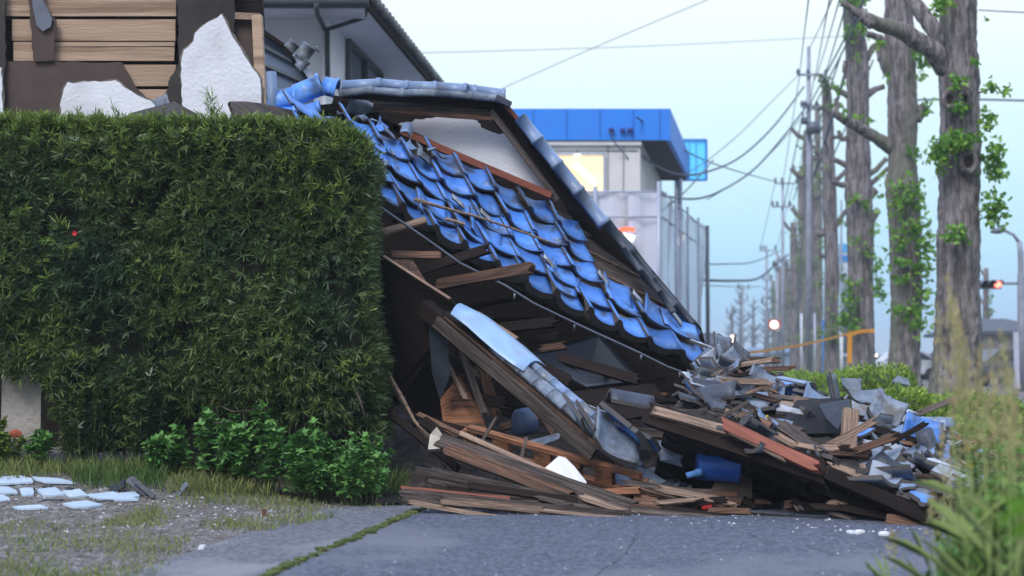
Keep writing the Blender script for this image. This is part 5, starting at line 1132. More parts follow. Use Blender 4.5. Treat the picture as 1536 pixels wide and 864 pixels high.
# glowing shop sign showing through the mesh: red swoosh over white
m_redg = mat('red_glow', (.8,.1,.04), emis=(1,.16,.07), es=1.1, vary=0, bump=0); m_whg = mat('white_glow', (1,.95,.85), emis=(1,.95,.86), es=1.3, vary=0, bump=0)
def strip(pts, Y, w, m, name):
    mb = MB()
    for a, b in zip(pts, pts[1:]): mb.bar(P(*a,Y), P(*b,Y), .05, w, (0,0,1))
    return mb.build(name, m, bb)
strip([(927,347),(938,343),(952,345)], Yn-.4, .12, m_redg, 'sign_mark'); strip([(934,352),(952,357)], Yn-.4, .13, m_whg, 'sign_mark'); strip([(938,358),(950,361)], Yn-.42, .07, m_whg, 'sign_mark')
strip([(1019,368),(1022,345)], 49.5-.7, .14, m_whg, 'sign_mark'); strip([(1025,362),(1026,350)], 49.5-.6, .08, m_whg, 'sign_mark')
# light blue hanging sign box beyond the corner
sg = thing('light_blue_sign', 'light blue rectangular sign box projecting beyond the blue parapet', 'sign', P(1040,240,54))
mb = MB(); A, B = P(1012,211,54), P(1058,269,54); mb.abox(A.x, B.x, 54, 54.4, B.z, A.z); mb.build('sign_box', mat('sign_cyan',(.10,.55,.90),(.14,.62,.92),1.5,.4,0,vary=0,emis=(.10,.55,.95),es=.35), sg)
mb = MB()
for a, b in (((1012,210),(1060,210)),((1012,270),(1060,270)),((1059.5,210),(1059.5,270)),((1012,210),(1012,270))): mb.bar(P(*a,53.97), P(*b,53.97), .08, .10, (0,1,0))
mb.build('sign_frame', mat('sign_frame_blue',(.04,.25,.75),vary=0), sg)
for px in (1034,1044): 
    mb = MB(); mb.bar(P(px,214,53.97), P(px,266,53.97), .03, .05, (0,1,0)); mb.build('sign_rib', mat('sign_rib_blue',(.08,.40,.80),vary=0), sg)
mb = MB(); b = P(1015,540,54.2); b.z = 0; mb.tube([b, P(1015,212,54.2)], .09, 8); mb.build('sign_post', metal_grey, sg)

# ================= trees =================
m_tbark = mat('ginkgo_bark', (.29,.255,.26), (.10,.083,.086), 3.6, .9, 1.0, 3.8, (3.4,3.4,.5), vary=.08, thr=(.40,.58), c3=(.17,.17,.13), dscale=.35)
for n_ in m_tbark.node_tree.nodes:
    if n_.type == 'BUMP': n_.inputs['Distance'].default_value = .08
m_gl = mat('ginkgo_leaf', (.12,.29,.03), (.20,.38,.05), 6, .5, 0, vary=.35, island=True, hue=.02, trans=.3)
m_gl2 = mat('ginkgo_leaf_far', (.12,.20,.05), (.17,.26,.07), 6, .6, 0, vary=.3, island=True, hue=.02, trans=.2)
def trunk(pts, Y, tr, fine, name='trunk', seed=1, flare=True):
    """pts (px, py, width px)"""
    step = 5 if fine else 12; P0 = []; 
    ys = np.array([p[1] for p in pts], float); xs = np.array([p[0] for p in pts], float); ws = np.array([p[2] for p in pts], float)
    if len(P0) == 0:
        order = np.argsort(-ys); ys, xs, ws = ys[order], xs[order], ws[order]
    yy = np.arange(ys[0], ys[-1]-.1, -step); cen = []; rad = []
    for y in yy:
        x = np.interp(-y, -ys, xs); w = np.interp(-y, -ys, ws); cen.append(P(x, y, Y)); rad.append(M(w, Y)/2*(1+.03*math.sin(y*.05+seed)))
    mb = MB(); mb.tube(cen, rad, 64 if fine else 16, True, rough=.06, seed=seed, ridges=.075 if fine else .04); return mb.build(name, m_tbark, tr)
def limb(pts, Y, w0, w1, tr, dY=0, fine=True, name='limb', seed=3):
    n = len(pts); m_ = 5; cen = []
    for i in range(n-1):
        a, b = P(*pts[i], Y+dY*i/(n-1)), P(*pts[i+1], Y+dY*(i+1)/(n-1))
        for k in range(m_): cen.append(a.lerp(b, k/m_))
    cen.append(P(*pts[-1], Y+dY)); k = len(cen)
    cen = [c+Vector((mnoise.noise(c*1.3)*.06, 0, mnoise.noise(c*1.3+Vector((5,5,5)))*.06)) if 0 < i < k-1 else c for i, c in enumerate(cen)]
    rad = [(M(w0,Y)+(M(w1,Y)-M(w0,Y))*i/(k-1))/2*(1+.14*mnoise.noise(Vector((i*.9, seed, 0)))) for i in range(k)]
    if name == 'limb': rad[-1] *= 1.15
    mb = MB(); mb.tube(cen, rad, 14 if fine else 9, True, rough=.12, seed=seed, ridges=.05); return mb.build(name, m_tbark, tr)
def leaves(clumps, Y, tr, m, size, dens=1.0):
    Bs = []; 
    for cxp, cyp, rx, ry, n in clumps:
        n = int(n*dens); c = P(cxp, cyp, Y); rX, rZ = M(rx, Y), M(ry, Y)
        u = NR.normal(0, .5, (n, 3)); u = np.clip(u, -1.15, 1.15); Bs.append(np.array(c)+u*np.array([rX, max(.18, rX*.8), rZ])+np.array([0, -.25, 0]))
    B = np.concatenate(Bs); n = len(B); d = unit(NR.normal(0, 1, (n, 3))+np.array([0, -.5, .1])); V, F = fans(B, d, sides(d), size*NR.uniform(.6, 1.25, n)); npmesh('foliage', V, F, m, tr)
def knot(px, py, r, Y, tr, hole=True):
    c = P(px, py, Y); R_ = M(r, Y); vs = []; n, k = 18, 8
    for i in range(n):
        a = 2*math.pi*i/n
        for j in range(k): b = 2*math.pi*j/k; rr = R_+R_*.38*math.cos(b); vs.append(c+Vector((rr*math.cos(a)*.72, -R_*.38*math.sin(b)*1.3, rr*math.sin(a))))
    mb = MB(); mb.add(vs, [(i*k+j, ((i+1)%n)*k+j, ((i+1)%n)*k+(j+1)%k, i*k+(j+1)%k) for i in range(n) for j in range(k)], True); mb.build('knot', m_tbark, tr)
    if hole: mb = MB(); mb.slab([c+Vector((.6*R_*math.cos(a)*.72, .0, .6*R_*math.sin(a))) for a in [2*math.pi*i/12 for i in range(12)]], (0,.03,0)); mb.build('knot_hole', mat('hollow',(.04,.02,.015),vary=0), tr)
GT = 'pollarded street trees in a row'
def tree(base_px, Y, label): 
    b = P(base_px, 540, Y); b.z = 0; return thing('ginkgo_tree', label, 'tree', b, GT)
def gpy(Y): return HZ+FPX*CH/Y
# tree 1
Y1 = 24.5; t1 = tree(1437, Y1, 'thickest ginkgo trunk, with round knots and leaf tufts, nearest the debris')
trunk([(1430,gpy(Y1)+3,96),(1432,600,80),(1434,560,71),(1437,500,65),(1437,400,61),(1438,300,59),(1440,200,58),(1439,120,56),(1437,50,53),(1437,-60,51),(1436,-200,48)], Y1, t1, True, seed=2)
limb([(1420,105),(1398,72),(1360,48),(1322,38),(1290,22)], Y1, 34, 17, t1, -.6); limb([(1418,70),(1395,35),(1372,8),(1345,-30)], Y1, 28, 18, t1, .5, seed=7)
limb([(1310,38),(1285,18),(1262,4)], Y1-.6, 16, 9, t1, seed=5)
knot(1424,150,12,Y1-.40,t1); knot(1452,243,15,Y1-.40,t1); knot(1446,150,11,Y1-.38,t1,False)
leaves([(1432,128,16,10,40),(1432,165,14,12,45),(1408,225,22,16,150),(1440,214,26,14,130),(1400,245,14,18,60),(1484,240,12,26,110),(1486,262,16,12,60),(1484,318,18,26,130),(1472,190,12,14,30),(1428,358,22,8,50),(1432,345,8,12,20),
        (1480,135,10,10,20),(1500,140,12,5,10),(1480,180,8,14,14),(1405,12,14,16,70),(1470,35,4,4,3),(1455,100,6,6,6),(1430,620,30,14,60),(1445,655,30,16,70)], Y1-.25, t1, m_gl, .10)
for a in (((1466,140),(1485,134),(1508,142)),((1466,180),(1480,185),(1492,190)),((1466,235),(1485,238),(1496,250)),((1466,320),(1482,312),(1492,320)),((1408,225),(1395,230),(1388,245))):
    mb = MB(); mb.tube([P(*q, Y1-.2) for q in a], [.02,.012,.006], 6); mb.build('twig', m_bark, t1)
# tree 2
Y2 = 33.5; t2 = tree(1360, Y2, 'leafy ginkgo trunk standing next behind the thickest one, sleeves of green leaves')
trunk([(1357,gpy(Y2),58),(1356,560,46),(1358,500,44),(1360,440,44),(1358,380,46),(1357,330,46),(1354,290,48),(1353,230,40),(1354,160,42),(1351,90,44),(1348,20,40),(1346,-60,38),(1345,-160,34)], Y2, t2, True, seed=5)
limb([(1338,222),(1320,210),(1295,196),(1270,182),(1252,170)], Y2, 22, 11, t2, -.5); limb([(1252,172),(1256,158),(1252,148)], Y2-.5, 9, 6, t2, name='spur', seed=4)
limb([(1338,110),(1325,85),(1318,70)], Y2, 24, 12, t2, name='spur', seed=8); limb([(1340,75),(1322,60),(1300,52)], Y2, 14, 9, t2, seed=9)
limb([(1372,180),(1382,168),(1386,160)], Y2, 20, 15, t2, name='spur', seed=10); limb([(1338,290),(1332,275),(1334,262)], Y2, 14, 8, t2, name='spur', seed=12)
leaves([(1380,95,10,20,60),(1378,120,12,8,20),(1370,88,12,6,16),(1385,165,8,12,25),(1365,232,14,10,40),(1385,235,8,10,8),(1350,290,26,20,110),(1345,315,18,22,60),(1375,305,14,26,80),(1372,345,20,16,110),(1350,355,18,18,60),(1385,375,12,26,110),(1362,395,24,10,80),
        (1380,410,16,16,80),(1382,440,10,22,60),(1345,420,18,8,40),(1362,468,28,14,150),(1375,488,14,10,40),(1330,378,10,8,14),(1345,372,8,8,20),(1260,170,8,8,20),(1300,188,8,8,14),(1318,70,8,6,20),(1372,505,5,4,5),(1280,178,6,8,12),(1325,120,5,7,9)], Y2-.25, t2, m_gl, .13, .6)
# tree 3
Y3 = 43; t3 = tree(1292, Y3, 'pale ginkgo trunk with the amber tape tied round it')
trunk([(1292,gpy(Y3),50),(1292,562,42),(1291,500,38),(1291,400,37),(1290,330,38),(1287,290,40),(1287,220,34),(1287,150,33),(1286,90,32),(1280,30,30),(1278,-60,28),(1278,-140,24)], Y3, t3, True, seed=9)
for pts, w0, w1 in ((((1278,148),(1262,138),(1246,130)),10,7),(((1298,145),(1312,136),(1326,130)),11,8),(((1300,265),(1314,256),(1330,238)),9,7),(((1302,280),(1316,268),(1332,252)),8,6),(((1276,252),(1264,245),(1250,238)),10,7),
                    (((1278,275),(1262,278),(1248,272)),10,7),(((1278,205),(1264,210),(1258,196)),9,6),(((1300,300),(1306,292),(1312,284)),18,14),(((1300,90),(1310,70),(1326,60)),10,8),(((1302,335),(1312,322),(1318,315)),16,10),(((1276,120),(1268,105),(1270,92)),10,8)):
    limb(pts, Y3, w0, w1, t3, fine=False, seed=len(pts)+w0)
leaves([(1275,5,22,12,110),(1285,45,20,14,60),(1270,52,10,12,30),(1285,95,8,8,10),(1252,135,8,10,16),(1248,160,6,6,10),(1276,300,10,12,20),(1300,310,8,10,25),(1270,455,12,26,70),(1276,485,14,14,60),(1272,430,12,16,40),(1315,430,10,20,50),(1312,400,8,10,25),(1300,380,10,12,25),(1318,440,8,10,20),(1280,360,8,12,16),(1262,480,10,14,30),(1310,345,7,7,12),(1320,262,5,5,6),(1314,300,5,5,6)], Y3-.3, t3, m_gl, .13)
# tree 4
Y4 = 58; t4 = tree(1247, Y4, 'slender ginkgo trunk just before the amber tape, ragged stubs')
trunk([(1248,gpy(Y4),30),(1248,560,24),(1247,480,22),(1248,400,21),(1245,330,22),(1243,260,20),(1242,190,17),(1240,140,14),(1238,118,12)], Y4, t4, False, seed=12)
for pts, w0, w1 in ((((1240,245),(1230,232),(1222,226)),8,6),(((1250,275),(1262,262),(1272,250)),8,6),(((1252,340),(1262,326),(1270,316)),8,6),(((1240,350),(1230,352),(1224,350)),9,7),(((1244,385),(1232,384),(1226,372)),8,6),(((1242,165),(1232,162),(1226,164)),8,7),(((1245,210),(1254,205),(1262,208)),6,5)):
    limb(pts, Y4, w0, w1, t4, fine=False, seed=w0+pts[0][0])
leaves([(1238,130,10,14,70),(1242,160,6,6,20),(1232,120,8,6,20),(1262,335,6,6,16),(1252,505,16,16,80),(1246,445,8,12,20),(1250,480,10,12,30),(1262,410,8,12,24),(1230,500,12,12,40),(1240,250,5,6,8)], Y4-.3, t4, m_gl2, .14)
# tree 5..8
specs = [(1213,76,20,[(1212,190),(1210,60)],'ginkgo trunk beside the concrete utility pole, leafy base',70),(1192,100,14,[(1190,330),(1190,330)],'short leafy ginkgo trunk beyond the concrete pole',332),(1180,128,12,[(1178,380),(1178,380)],'small distant ginkgo trunk near the red signal lamp',382),(1228,88,13,0,'slim ginkgo trunk just past the concrete utility pole',150),(1202,112,10,0,'slim ginkgo trunk between the short leafy trunk and the leafy base trunk',250),(1170,145,8,0,'thin far ginkgo trunk right behind the red signal lamp pole',395),(1160,165,6,0,'thinnest far ginkgo trunk at the end of the row',410)]
for k, (px, Y, w, _, lb, ytop) in enumerate(specs):
    t = tree(px, Y, lb); trunk([(px,gpy(Y),w*1.25),(px,500,w),(px,420,w*.95),(px-1,(420+ytop)/2,w*.85),(px-2,ytop+(120 if k == 0 else 0),w*.6)], Y, t, False, seed=20+k)
    for s in range(6):
        y = ytop+(130 if k == 0 else 5)+s*30; sg_ = 1 if s % 2 else -1
        limb([(px, y+12),(px+sg_*w*.8, y+4),(px+sg_*w*1.3, y-8)], Y, w*.4, w*.3, t, fine=False, seed=s+k)
    cl_ = []
    for s in range(14): y = RNG.uniform(ytop+(130 if k == 0 else 0), 545); cl_.append((px+RNG.choice([-1,1])*w*.6, y, w*.5, 10, 14+max(0,(y-430))*.25))
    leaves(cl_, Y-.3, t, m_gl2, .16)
# distant bare trees and pollards
for px, top_, Y, lb in ((1150,420,150,'faint distant bare tree behind the far utility poles'),(1112,430,170,'hazy bare tree beyond the small white roofed house'),(1098,455,180,'lowest hazy bare tree beside the small white roofed house'),(1130,445,190,'hazy bare tree between two far utility poles')):
    b = P(px, 540, Y); b.z = 0; t = thing('bare_tree', lb, 'tree', b, 'hazy bare trees far down the street'); mt = mat('far_bark',(.16,.17,.20),(.12,.13,.16),1,.9,0,vary=.1)
    mb = MB(); mb.tube([b, P(px, (540+top_)/2, Y), P(px, top_, Y)], [.35,.22,.06], 6); mb.build('trunk', mt, t)
    mb = MB()
    for s in range(34):
        y = RNG.uniform(top_+6, 520); ln = RNG.uniform(.4,1)*(8+(y-top_)*.12); sg_ = RNG.choice([-1,1]); a_ = P(px, y, Y); b_ = P(px+sg_*ln, y-ln*.8, Y+RNG.uniform(-1.5,1.5)); mb.tube([a_, a_.lerp(b_, .5)+Vector((0,0,-.1)), b_], [.10,.07,.03], 4, False)
    mb.build('branches_crown', mt, t)
for px, top_, Y, w, lb in ((1479,400,70,7,'small pollard with knobbly top beyond the red traffic signal'),(1503,512,60,6,'short pollard stub beside the small grey roofed house')):
    b = P(px, 540, Y); b.z = 0; t = thing('pollard_tree', lb, 'tree', b); trunk([(px,gpy(Y),w*2.2),(px,480 if top_ < 450 else 530,w*1.4),(px,top_,w)], Y, t, False, seed=px)
    for s in range(5): y = top_+10+s*22; sg_ = 1 if s % 2 else -1; limb([(px, y+6),(px+sg_*w*.8, y),(px+sg_*w*1.4, y-9)], Y, w*.5, w*.35, t, fine=False, seed=s)
    leaves([(px+3, top_+60, 6, 30, 40)], Y-.2, t, m_gl2, .14)

# clipped azalea shrubs under the trees
m_az = mat('azalea_leaf', (.17,.29,.04), (.27,.38,.06), 4, .6, 0, vary=.35, island=True, hue=.02, trans=.2)
def shrub(px0, px1, ytop, Y, dep, label, n=2600, lf=.045, m=None, h=None):
    x0, x1 = P(px0, 540, Y).x, P(px1, 540, Y).x; z = h or P(px0, ytop, Y).z; c = Vector(((x0+x1)/2, Y+dep/2, 0)); t = thing('azalea_shrub', label, 'shrub', c, 'low clipped shrubs under the street trees')
    mb = MB(); ng = 18; vs = []; rr = 10; 
    for j in range(rr+1):
        ph = j/rr*math.pi/2
        for i in range(ng): a = 2*math.pi*i/ng; k = 1+.12*mnoise.noise(Vector((a*2, ph*2, px0))); ca = math.copysign(abs(math.cos(a))**.7, math.cos(a)); sa = math.copysign(abs(math.sin(a))**.7, math.sin(a)); cph = math.cos(ph)**.45; vs.append(c+Vector(((x1-x0)/2*.9*ca*cph*k, dep/2*.9*sa*cph*k, z*.92*math.sin(ph)**.8*k)))
    mb.add(vs, [(j*ng+i, j*ng+(i+1)%ng, (j+1)*ng+(i+1)%ng, (j+1)*ng+i) for j in range(rr) for i in range(ng)]); mb.build('branch_mass', mat('azalea_core',(.05,.07,.02),(.03,.045,.015),8,.95,.5,vary=0), t)
    a = NR.uniform(0, 6.283, n); ph = np.arcsin(NR.uniform(0, 1, n)); k = 1+.14*np.array([mnoise.noise(Vector((q*2, w_*2, px0))) for q, w_ in zip(a, ph)])+NR.normal(0, .04, n)
    ca = np.sign(np.cos(a))*np.abs(np.cos(a))**.7; sa = np.sign(np.sin(a))*np.abs(np.sin(a))**.7; cph = np.cos(ph)**.45
    B = np.column_stack([c.x+(x1-x0)/2*ca*cph*k, c.y+dep/2*sa*cph*k, z*np.sin(ph)**.8*k]); d = unit(np.column_stack([ca*cph, sa*cph, np.sin(ph)+.4])+NR.normal(0, .6, (n, 3)))
    V, F = blades(B, d, sides(d), lf*NR.uniform(.7, 1.5, n), lf*.5, .1); npmesh('foliage', V, F, m or m_az, t)
shrub(1286,1400,556,19.5,2.6,'bright yellow green azalea between the debris and the leafy trunk',6500,.055)
shrub(1210,1300,566,22,4,'low green azalea behind the crest tiles',4500,.055)
shrub(1160,1236,560,30,6,'far strip of azalea below the concrete utility pole',3000,.07)
shrub(1330,1420,592,15.2,1.4,'low azalea behind the pale tiles at the big tree',5000,.045)
shrub(1392,1520,640,13.6,1.4,'darker azalea in front of the thickest trunk',6500,.045)
shrub(1370,1440,608,16.8,1.0,'small azalea tucked at the foot of the thickest trunk',3500,.045)
shrub(1230,1380,566,30,5,'long azalea strip below the amber taped trunk',4000,.07)
shrub(1450,1560,598,17,2.5,'azalea seen through the weeds beside the thickest trunk',4000,.05)

# ================= amber tape =================
at = thing('barrier_tape', 'amber barrier tape strung to a pale ginkgo trunk with a hanging end', 'tape', P(1280,510,42))
m_tape = mat('amber_tape', (.88,.40,.05), (.80,.34,.05), 4, .5, 0, vary=0, trans=.2)
pts = [P(1105,531,30), P(1150,526,33), P(1200,518,36), P(1240,509,39), P(1270,501,41.5), P(1311,495,42.3)]
def ribbon(mb, pts, w, th=.004):
    for a, b in zip(pts, pts[1:]): mb.bar(a, b, th, w, (0,0,1))
mb = MB(); ribbon(mb, pts, .065); ribbon(mb, [P(1270,502,42.2), P(1292,497,42.2), P(1312,496,42.2)], .11); mb.build('tape_band', m_tape, at)
mb = MB(); mb.bar(P(1275,500,41.8), P(1274,545,41.8), .14, .01, (0,1,0)); mb.build('hanging_end', m_tape, at)

# ================= poles, wires, lamps =================
m_cpole = mat('concrete_pole', (.36,.38,.46), (.22,.23,.29), 3, .8, .1, vary=.05)
m_wire = mat('wire', (.10,.12,.18), rough=.6, bump=0, vary=0)
def upole(px, Y, top_y, w, arms, label, lean=0, name='utility_pole'):
    b = P(px, 540, Y); b.z = 0; t = thing(name, label, 'utility pole', b, 'utility poles along the street'); tp = P(px+lean, top_y, Y)
    mb = MB(); mb.tube([b, b.lerp(tp, .5), tp], [M(w,Y)/2*1.2, M(w,Y)/2, M(w,Y)/2*.75], 12); mb.build('pole', m_cpole, t)
    for (y, x0, x1) in arms:
        mb = MB(); mb.bar(P(x0,y,Y-.15), P(x1,y,Y-.15), .10, .10, (0,0,1)); arm = mb.build('crossarm', m_cpole, t)
        for x in (x0+1, (x0+x1)/2-6, x1-1):
            mb = MB(); mb.tube([P(x,y,Y-.15), P(x,y-5,Y-.15), P(x,y-9,Y-.15)], [.05,.09,.04], 8); o = mb.build('insulator', metal_grey); o.parent = arm; o.location -= Vector(arm['_o'])
    return t
up1 = upole(1213, 62, 70, 8, [(112,1196,1240),(160,1202,1226)], 'tall concrete utility pole with two crossarms rising among the trunks')
mb = MB(); mb.tube([P(1220,184,61.7), P(1220,200,61.7)], .32, 12); mb.build('transformer', metal_grey, up1)
mb = MB(); mb.tube([P(1207,176,61.7), P(1207,186,61.7)], .14, 10); mb.build('switch_box', metal_grey, up1)
upole(1174, 85, 272, 5, [(275,1162,1196),(310,1158,1186)], 'slim grey utility pole next beyond the tall concrete one')
upole(1150, 115, 368, 4, [(376,1140,1164),(420,1144,1158),(455,1142,1158)], 'thin utility pole third along the street')
upole(1114, 150, 426, 3, [(434,1106,1124),(450,1108,1122)], 'faint utility pole fourth along the street')
upole(1096, 180, 465, 3, [(470,1090,1103)], 'faintest utility pole above the small white roofed house')
upole(1262, 90, 300, 4, [], 'bare pale pole seen between two slender trunks')
upole(1166, 66, 380, 5, [(400,1160,1180)], 'pale pole carrying the red signal lamp')
def wire(pts, label, r=.02, cat='cable', name='overhead_cable', group=None):
    """pts (px,py,Y); smoothed through the points"""
    Q = [P(*p) for p in pts]; out = []
    Q2 = [Q[0]]+Q+[Q[-1]]
    for i in range(1, len(Q2)-2):
        p0, p1, p2, p3 = Q2[i-1:i+3]
        for k in range(8):
            t = k/8; out.append(.5*((2*p1)+(p2-p0)*t+(2*p0-5*p1+4*p2-p3)*t*t+(3*p1-p0-3*p2+p3)*t**3))
    out.append(Q[-1]); mb = MB(); mb.tube(out, r, 5, False); return tag(mb.build(name, m_wire), label, cat, group)
wire([(1026,262,50),(1062,240,52),(1110,200,55),(1150,160,58),(1200,110,62)],'thin cable rising from the blue parapet to the top crossarm',.018)
wire([(960,232,44),(990,252,46),(1022,262,48),(1060,258,51),(1110,236,55),(1160,190,58),(1206,130,62)],'thick sagging cable from the parapet corner up to the tall pole',.04)
wire([(985,290,45),(1010,296,47),(1045,298,50),(1080,287,52),(1130,255,56),(1175,205,59),(1213,155,62)],'lowest sagging cable in front of the scaffold mesh',.04)
wire([(955,176,43),(990,200,45),(1026,225,50),(1062,242,55),(1110,258,65),(1165,273,84)],'cable running from the blue parapet down to the slim pole',.03)
wire([(1060,300,52),(1120,262,56),(1170,215,60),(1212,165,62)],'thin cable between the sagging pair',.018)
wire([(1056,396,55),(1090,396,60),(1130,393,66),(1170,376,75)],'level cable beyond the scaffold corner',.03)
wire([(1056,420,55),(1100,421,62),(1136,418,70),(1160,400,74),(1182,382,78)],'thick drooping cable end beyond the scaffold corner',.06)
wire([(1056,428,60),(1110,430,75),(1140,430,90)],'faint level cable below the drooping one',.025)
wire([(915,196,43.1),(921,212,43.2),(940,235,43.5),(960,260,43.9)],'thin pale cable drooping across the cream wall',.02)
wire([(890,400,42),(940,360,42.5),(990,318,43),(1030,285,46),(1070,240,52)],'cable crossing in front of the scaffold mesh',.025)
wire([(600,80,70),(760,76,75),(950,70,80),(1100,63,86),(1215,57,90),(1400,48,95)],'very thin level wire high across the sky',.02)
wire([(755,132,80),(860,85,75),(960,42,70),(1075,-6,66)],'very thin slanting wire crossing the pale sky',.022)
wire([(1370,150,60),(1450,149,58),(1545,151,56)],'dark level wire passing behind the thickest trunk',.045)
wire([(1468,15,40),(1500,17,39),(1545,19,38)],'thin level wire at the top beside the thickest trunk',.02)
for i, (a, b, r) in enumerate([((1200,108),(1214,-10),.02),((1222,120),(1246,-10),.02),((1213,75),(1252,-10),.02),((1238,112),(1274,-10),.025),((1213,160),(1300,-10),.03),((1218,165),(1292,20),.03),((1226,112),(1262,-10),.02),((1174,276),(1200,110),.02),((1196,276),(1222,112),.02),((1176,310),(1206,162),.03),((1190,300),(1262,80),.03),((1140,376),(1162,276),.02),((1164,376),(1190,276),.02),((1196,500),(1216,165),.025),((1230,280),(1310,90),.03),((1222,262),(1268,110),.06)]):
    lbs = ['cable rising from the outer insulator of the tall pole','cable rising beside the pole top','cable leaving the very top of the tall pole','cable leaving the inner end of the top crossarm','thick cable rising through the gaps between trunks','second thick cable among the upper limbs','faint cable from the middle of the top crossarm',
         'cable linking slim pole and tall pole on the street side','cable linking slim pole and tall pole on the tree side','low cable linking slim pole and tall pole','cable passing behind the slender trunk','far cable between third and slim poles on the street side','far cable between third and slim poles on the tree side','stay wire dropping beside the tall pole','cable seen between the pale and leafy trunks','heavy bundled cable behind the slender trunk top']
    Ya_ = 62 if i < 7 else (85 if i < 11 else (115 if i < 13 else 62)); Yb_ = {0:34,1:34,2:34,3:34,4:32,5:36,6:34,7:62,8:62,9:62,10:50,11:85,12:85,13:62,14:50,15:50}[i]
    wire([(*a, Ya_), ((a[0]+b[0])/2-1, (a[1]+b[1])/2+5, (Ya_+Yb_)/2), (*b, Yb_)], lbs[i], r)
# traffic signals
m_red = mat('red_lamp', (.9,.05,.03), emis=(1,.12,.08), es=6, vary=0, bump=0); m_wlamp = mat('warm_lamp', (1,.8,.6), emis=(1,.75,.6), es=4, vary=0, bump=0); m_sig = mat('signal_housing', (.22,.23,.28), vary=0)
def signal(px, py, Y, post, label, lamp=m_red):
    t = thing('traffic_signal', label, 'traffic signal', P(px, 540, Y)); c = P(px, py, Y); w = M(17, Y)
    mb = MB(); mb.abox(c.x-w, c.x+w, c.y-.1, c.y+.15, c.z-w*.38, c.z+w*.38); mb.build('housing', m_sig, t)
    for k, ml in ((-1, mat('dark_lens',(.03,.03,.03),vary=0)), (0, mat('dark_lens',(.03,.03,.03))), (1, lamp)):
        mb = MB(); q = c+Vector((k*w*.62, 0, 0)); mb.tube([q+Vector((0,-.12,0)), q+Vector((0,-.2,0))], w*.27, 12); mb.build('lens', ml, t)
        mb = MB(); half_round(mb, q+Vector((0,-.4,.01)), q+Vector((0,-.1,.01)), w*.32, (0,0,1)); mb.build('visor', m_sig, t)
    mb = MB(); b = P(post, 540, Y+.3); b.z = 0; mb.tube([b, P(post, py-16, Y+.3)], .11, 10); mb.build('post', m_cpole, t)
    mb = MB(); mb.tube([P(post, py-2, Y+.3), P(px, py-2, Y+.2)], .05, 8); mb.build('arm', m_cpole, t); return t
signal(1484, 427, 46, 1531, 'red traffic signal on a long arm beside the thickest trunk')
sl = thing('street_lamp', 'grey street lamp with a curved arm standing by the red traffic signal', 'street lamp', P(1534,540,45))
mb = MB(); b = P(1534,540,45); b.z = 0; mb.tube([b, P(1533,480,45), P(1531,380,45), P(1529,362,45)], [.13,.11,.09,.08], 10); mb.build('post', m_cpole, sl)
mb = MB(); mb.tube([P(1529,364,45), P(1520,352,45), P(1508,346,45), P(1500,345,45)], [.06,.05,.05,.05], 8); mb.build('arm', m_cpole, sl)
mb = MB(); c = P(1498,346,45); mb.tube([c+Vector((.2,0,.02)), c, c+Vector((-.25,0,-.04))], [.06,.11,.05], 8); mb.build('lamp_head', metal_grey, sl)
lt = thing('signal_lamp', 'warm glowing lamp on the pale pole far down the street', 'lamp', P(1161,540,64)); c = P(1161,487,64)
mb = MB(); mb.tube([c, c+Vector((0,-.1,0))], .17, 12); mb.build('glass', m_wlamp, lt); mb = MB(); mb.abox(c.x-.2,c.x+.3,c.y+.02,c.y+.3,c.z-.22,c.z+.22); mb.build('housing', mat('reddish_housing',(.4,.14,.12),vary=0), lt)
mb = MB(); mb.tube([c+Vector((.3,.15,0)), P(1166,500,64)], .08, 8); mb.build('bracket', m_cpole, lt)
for px, py, Y, r, lb in ((1098,505,100,.10,'small white lamp at the gable of the white roofed house'),(1313,533,70,.07,'tiny warm lamp by the low white building'),(1100,512,99,.1,'tiny second lamp under the white lamp')):
    mb = MB(); c = P(px, py, Y); mb.tube([c, c+Vector((0,-.15,0))], r, 10); tag(mb.build('wall_lamp', m_wlamp), lb, 'lamp')
# blue and white round-ish sign behind tree 3
bs = thing('shop_sign', 'white and blue roadside sign partly behind the pale ginkgo trunk', 'sign', P(1268,540,95))
A, B = P(1259,366,95), P(1276,418,95); mb = MB(); mb.abox(A.x, B.x, 95, 95.3, B.z, A.z); mb.build('sign_panel', mat('white_sign',(.62,.72,.80),vary=0,bump=0), bs)
for y0, y1, nm_, cc in ((366,378,'sign_band',(.10,.45,.85)),(383,392,'sign_band',(.03,.28,.72))):
    a, b = P(1259,y0,94.96), P(1276,y1,94.96); mb = MB(); mb.abox(a.x, b.x, 94.94, 94.99, b.z, a.z); mb.build(nm_, mat('sgn%d'%y0, cc, vary=0, bump=0), bs)
mb = MB(); b = P(1268,540,95.2); b.z = 0; mb.tube([b, P(1268,366,95.2)], .15, 8); mb.build('sign_post', metal_grey, bs)
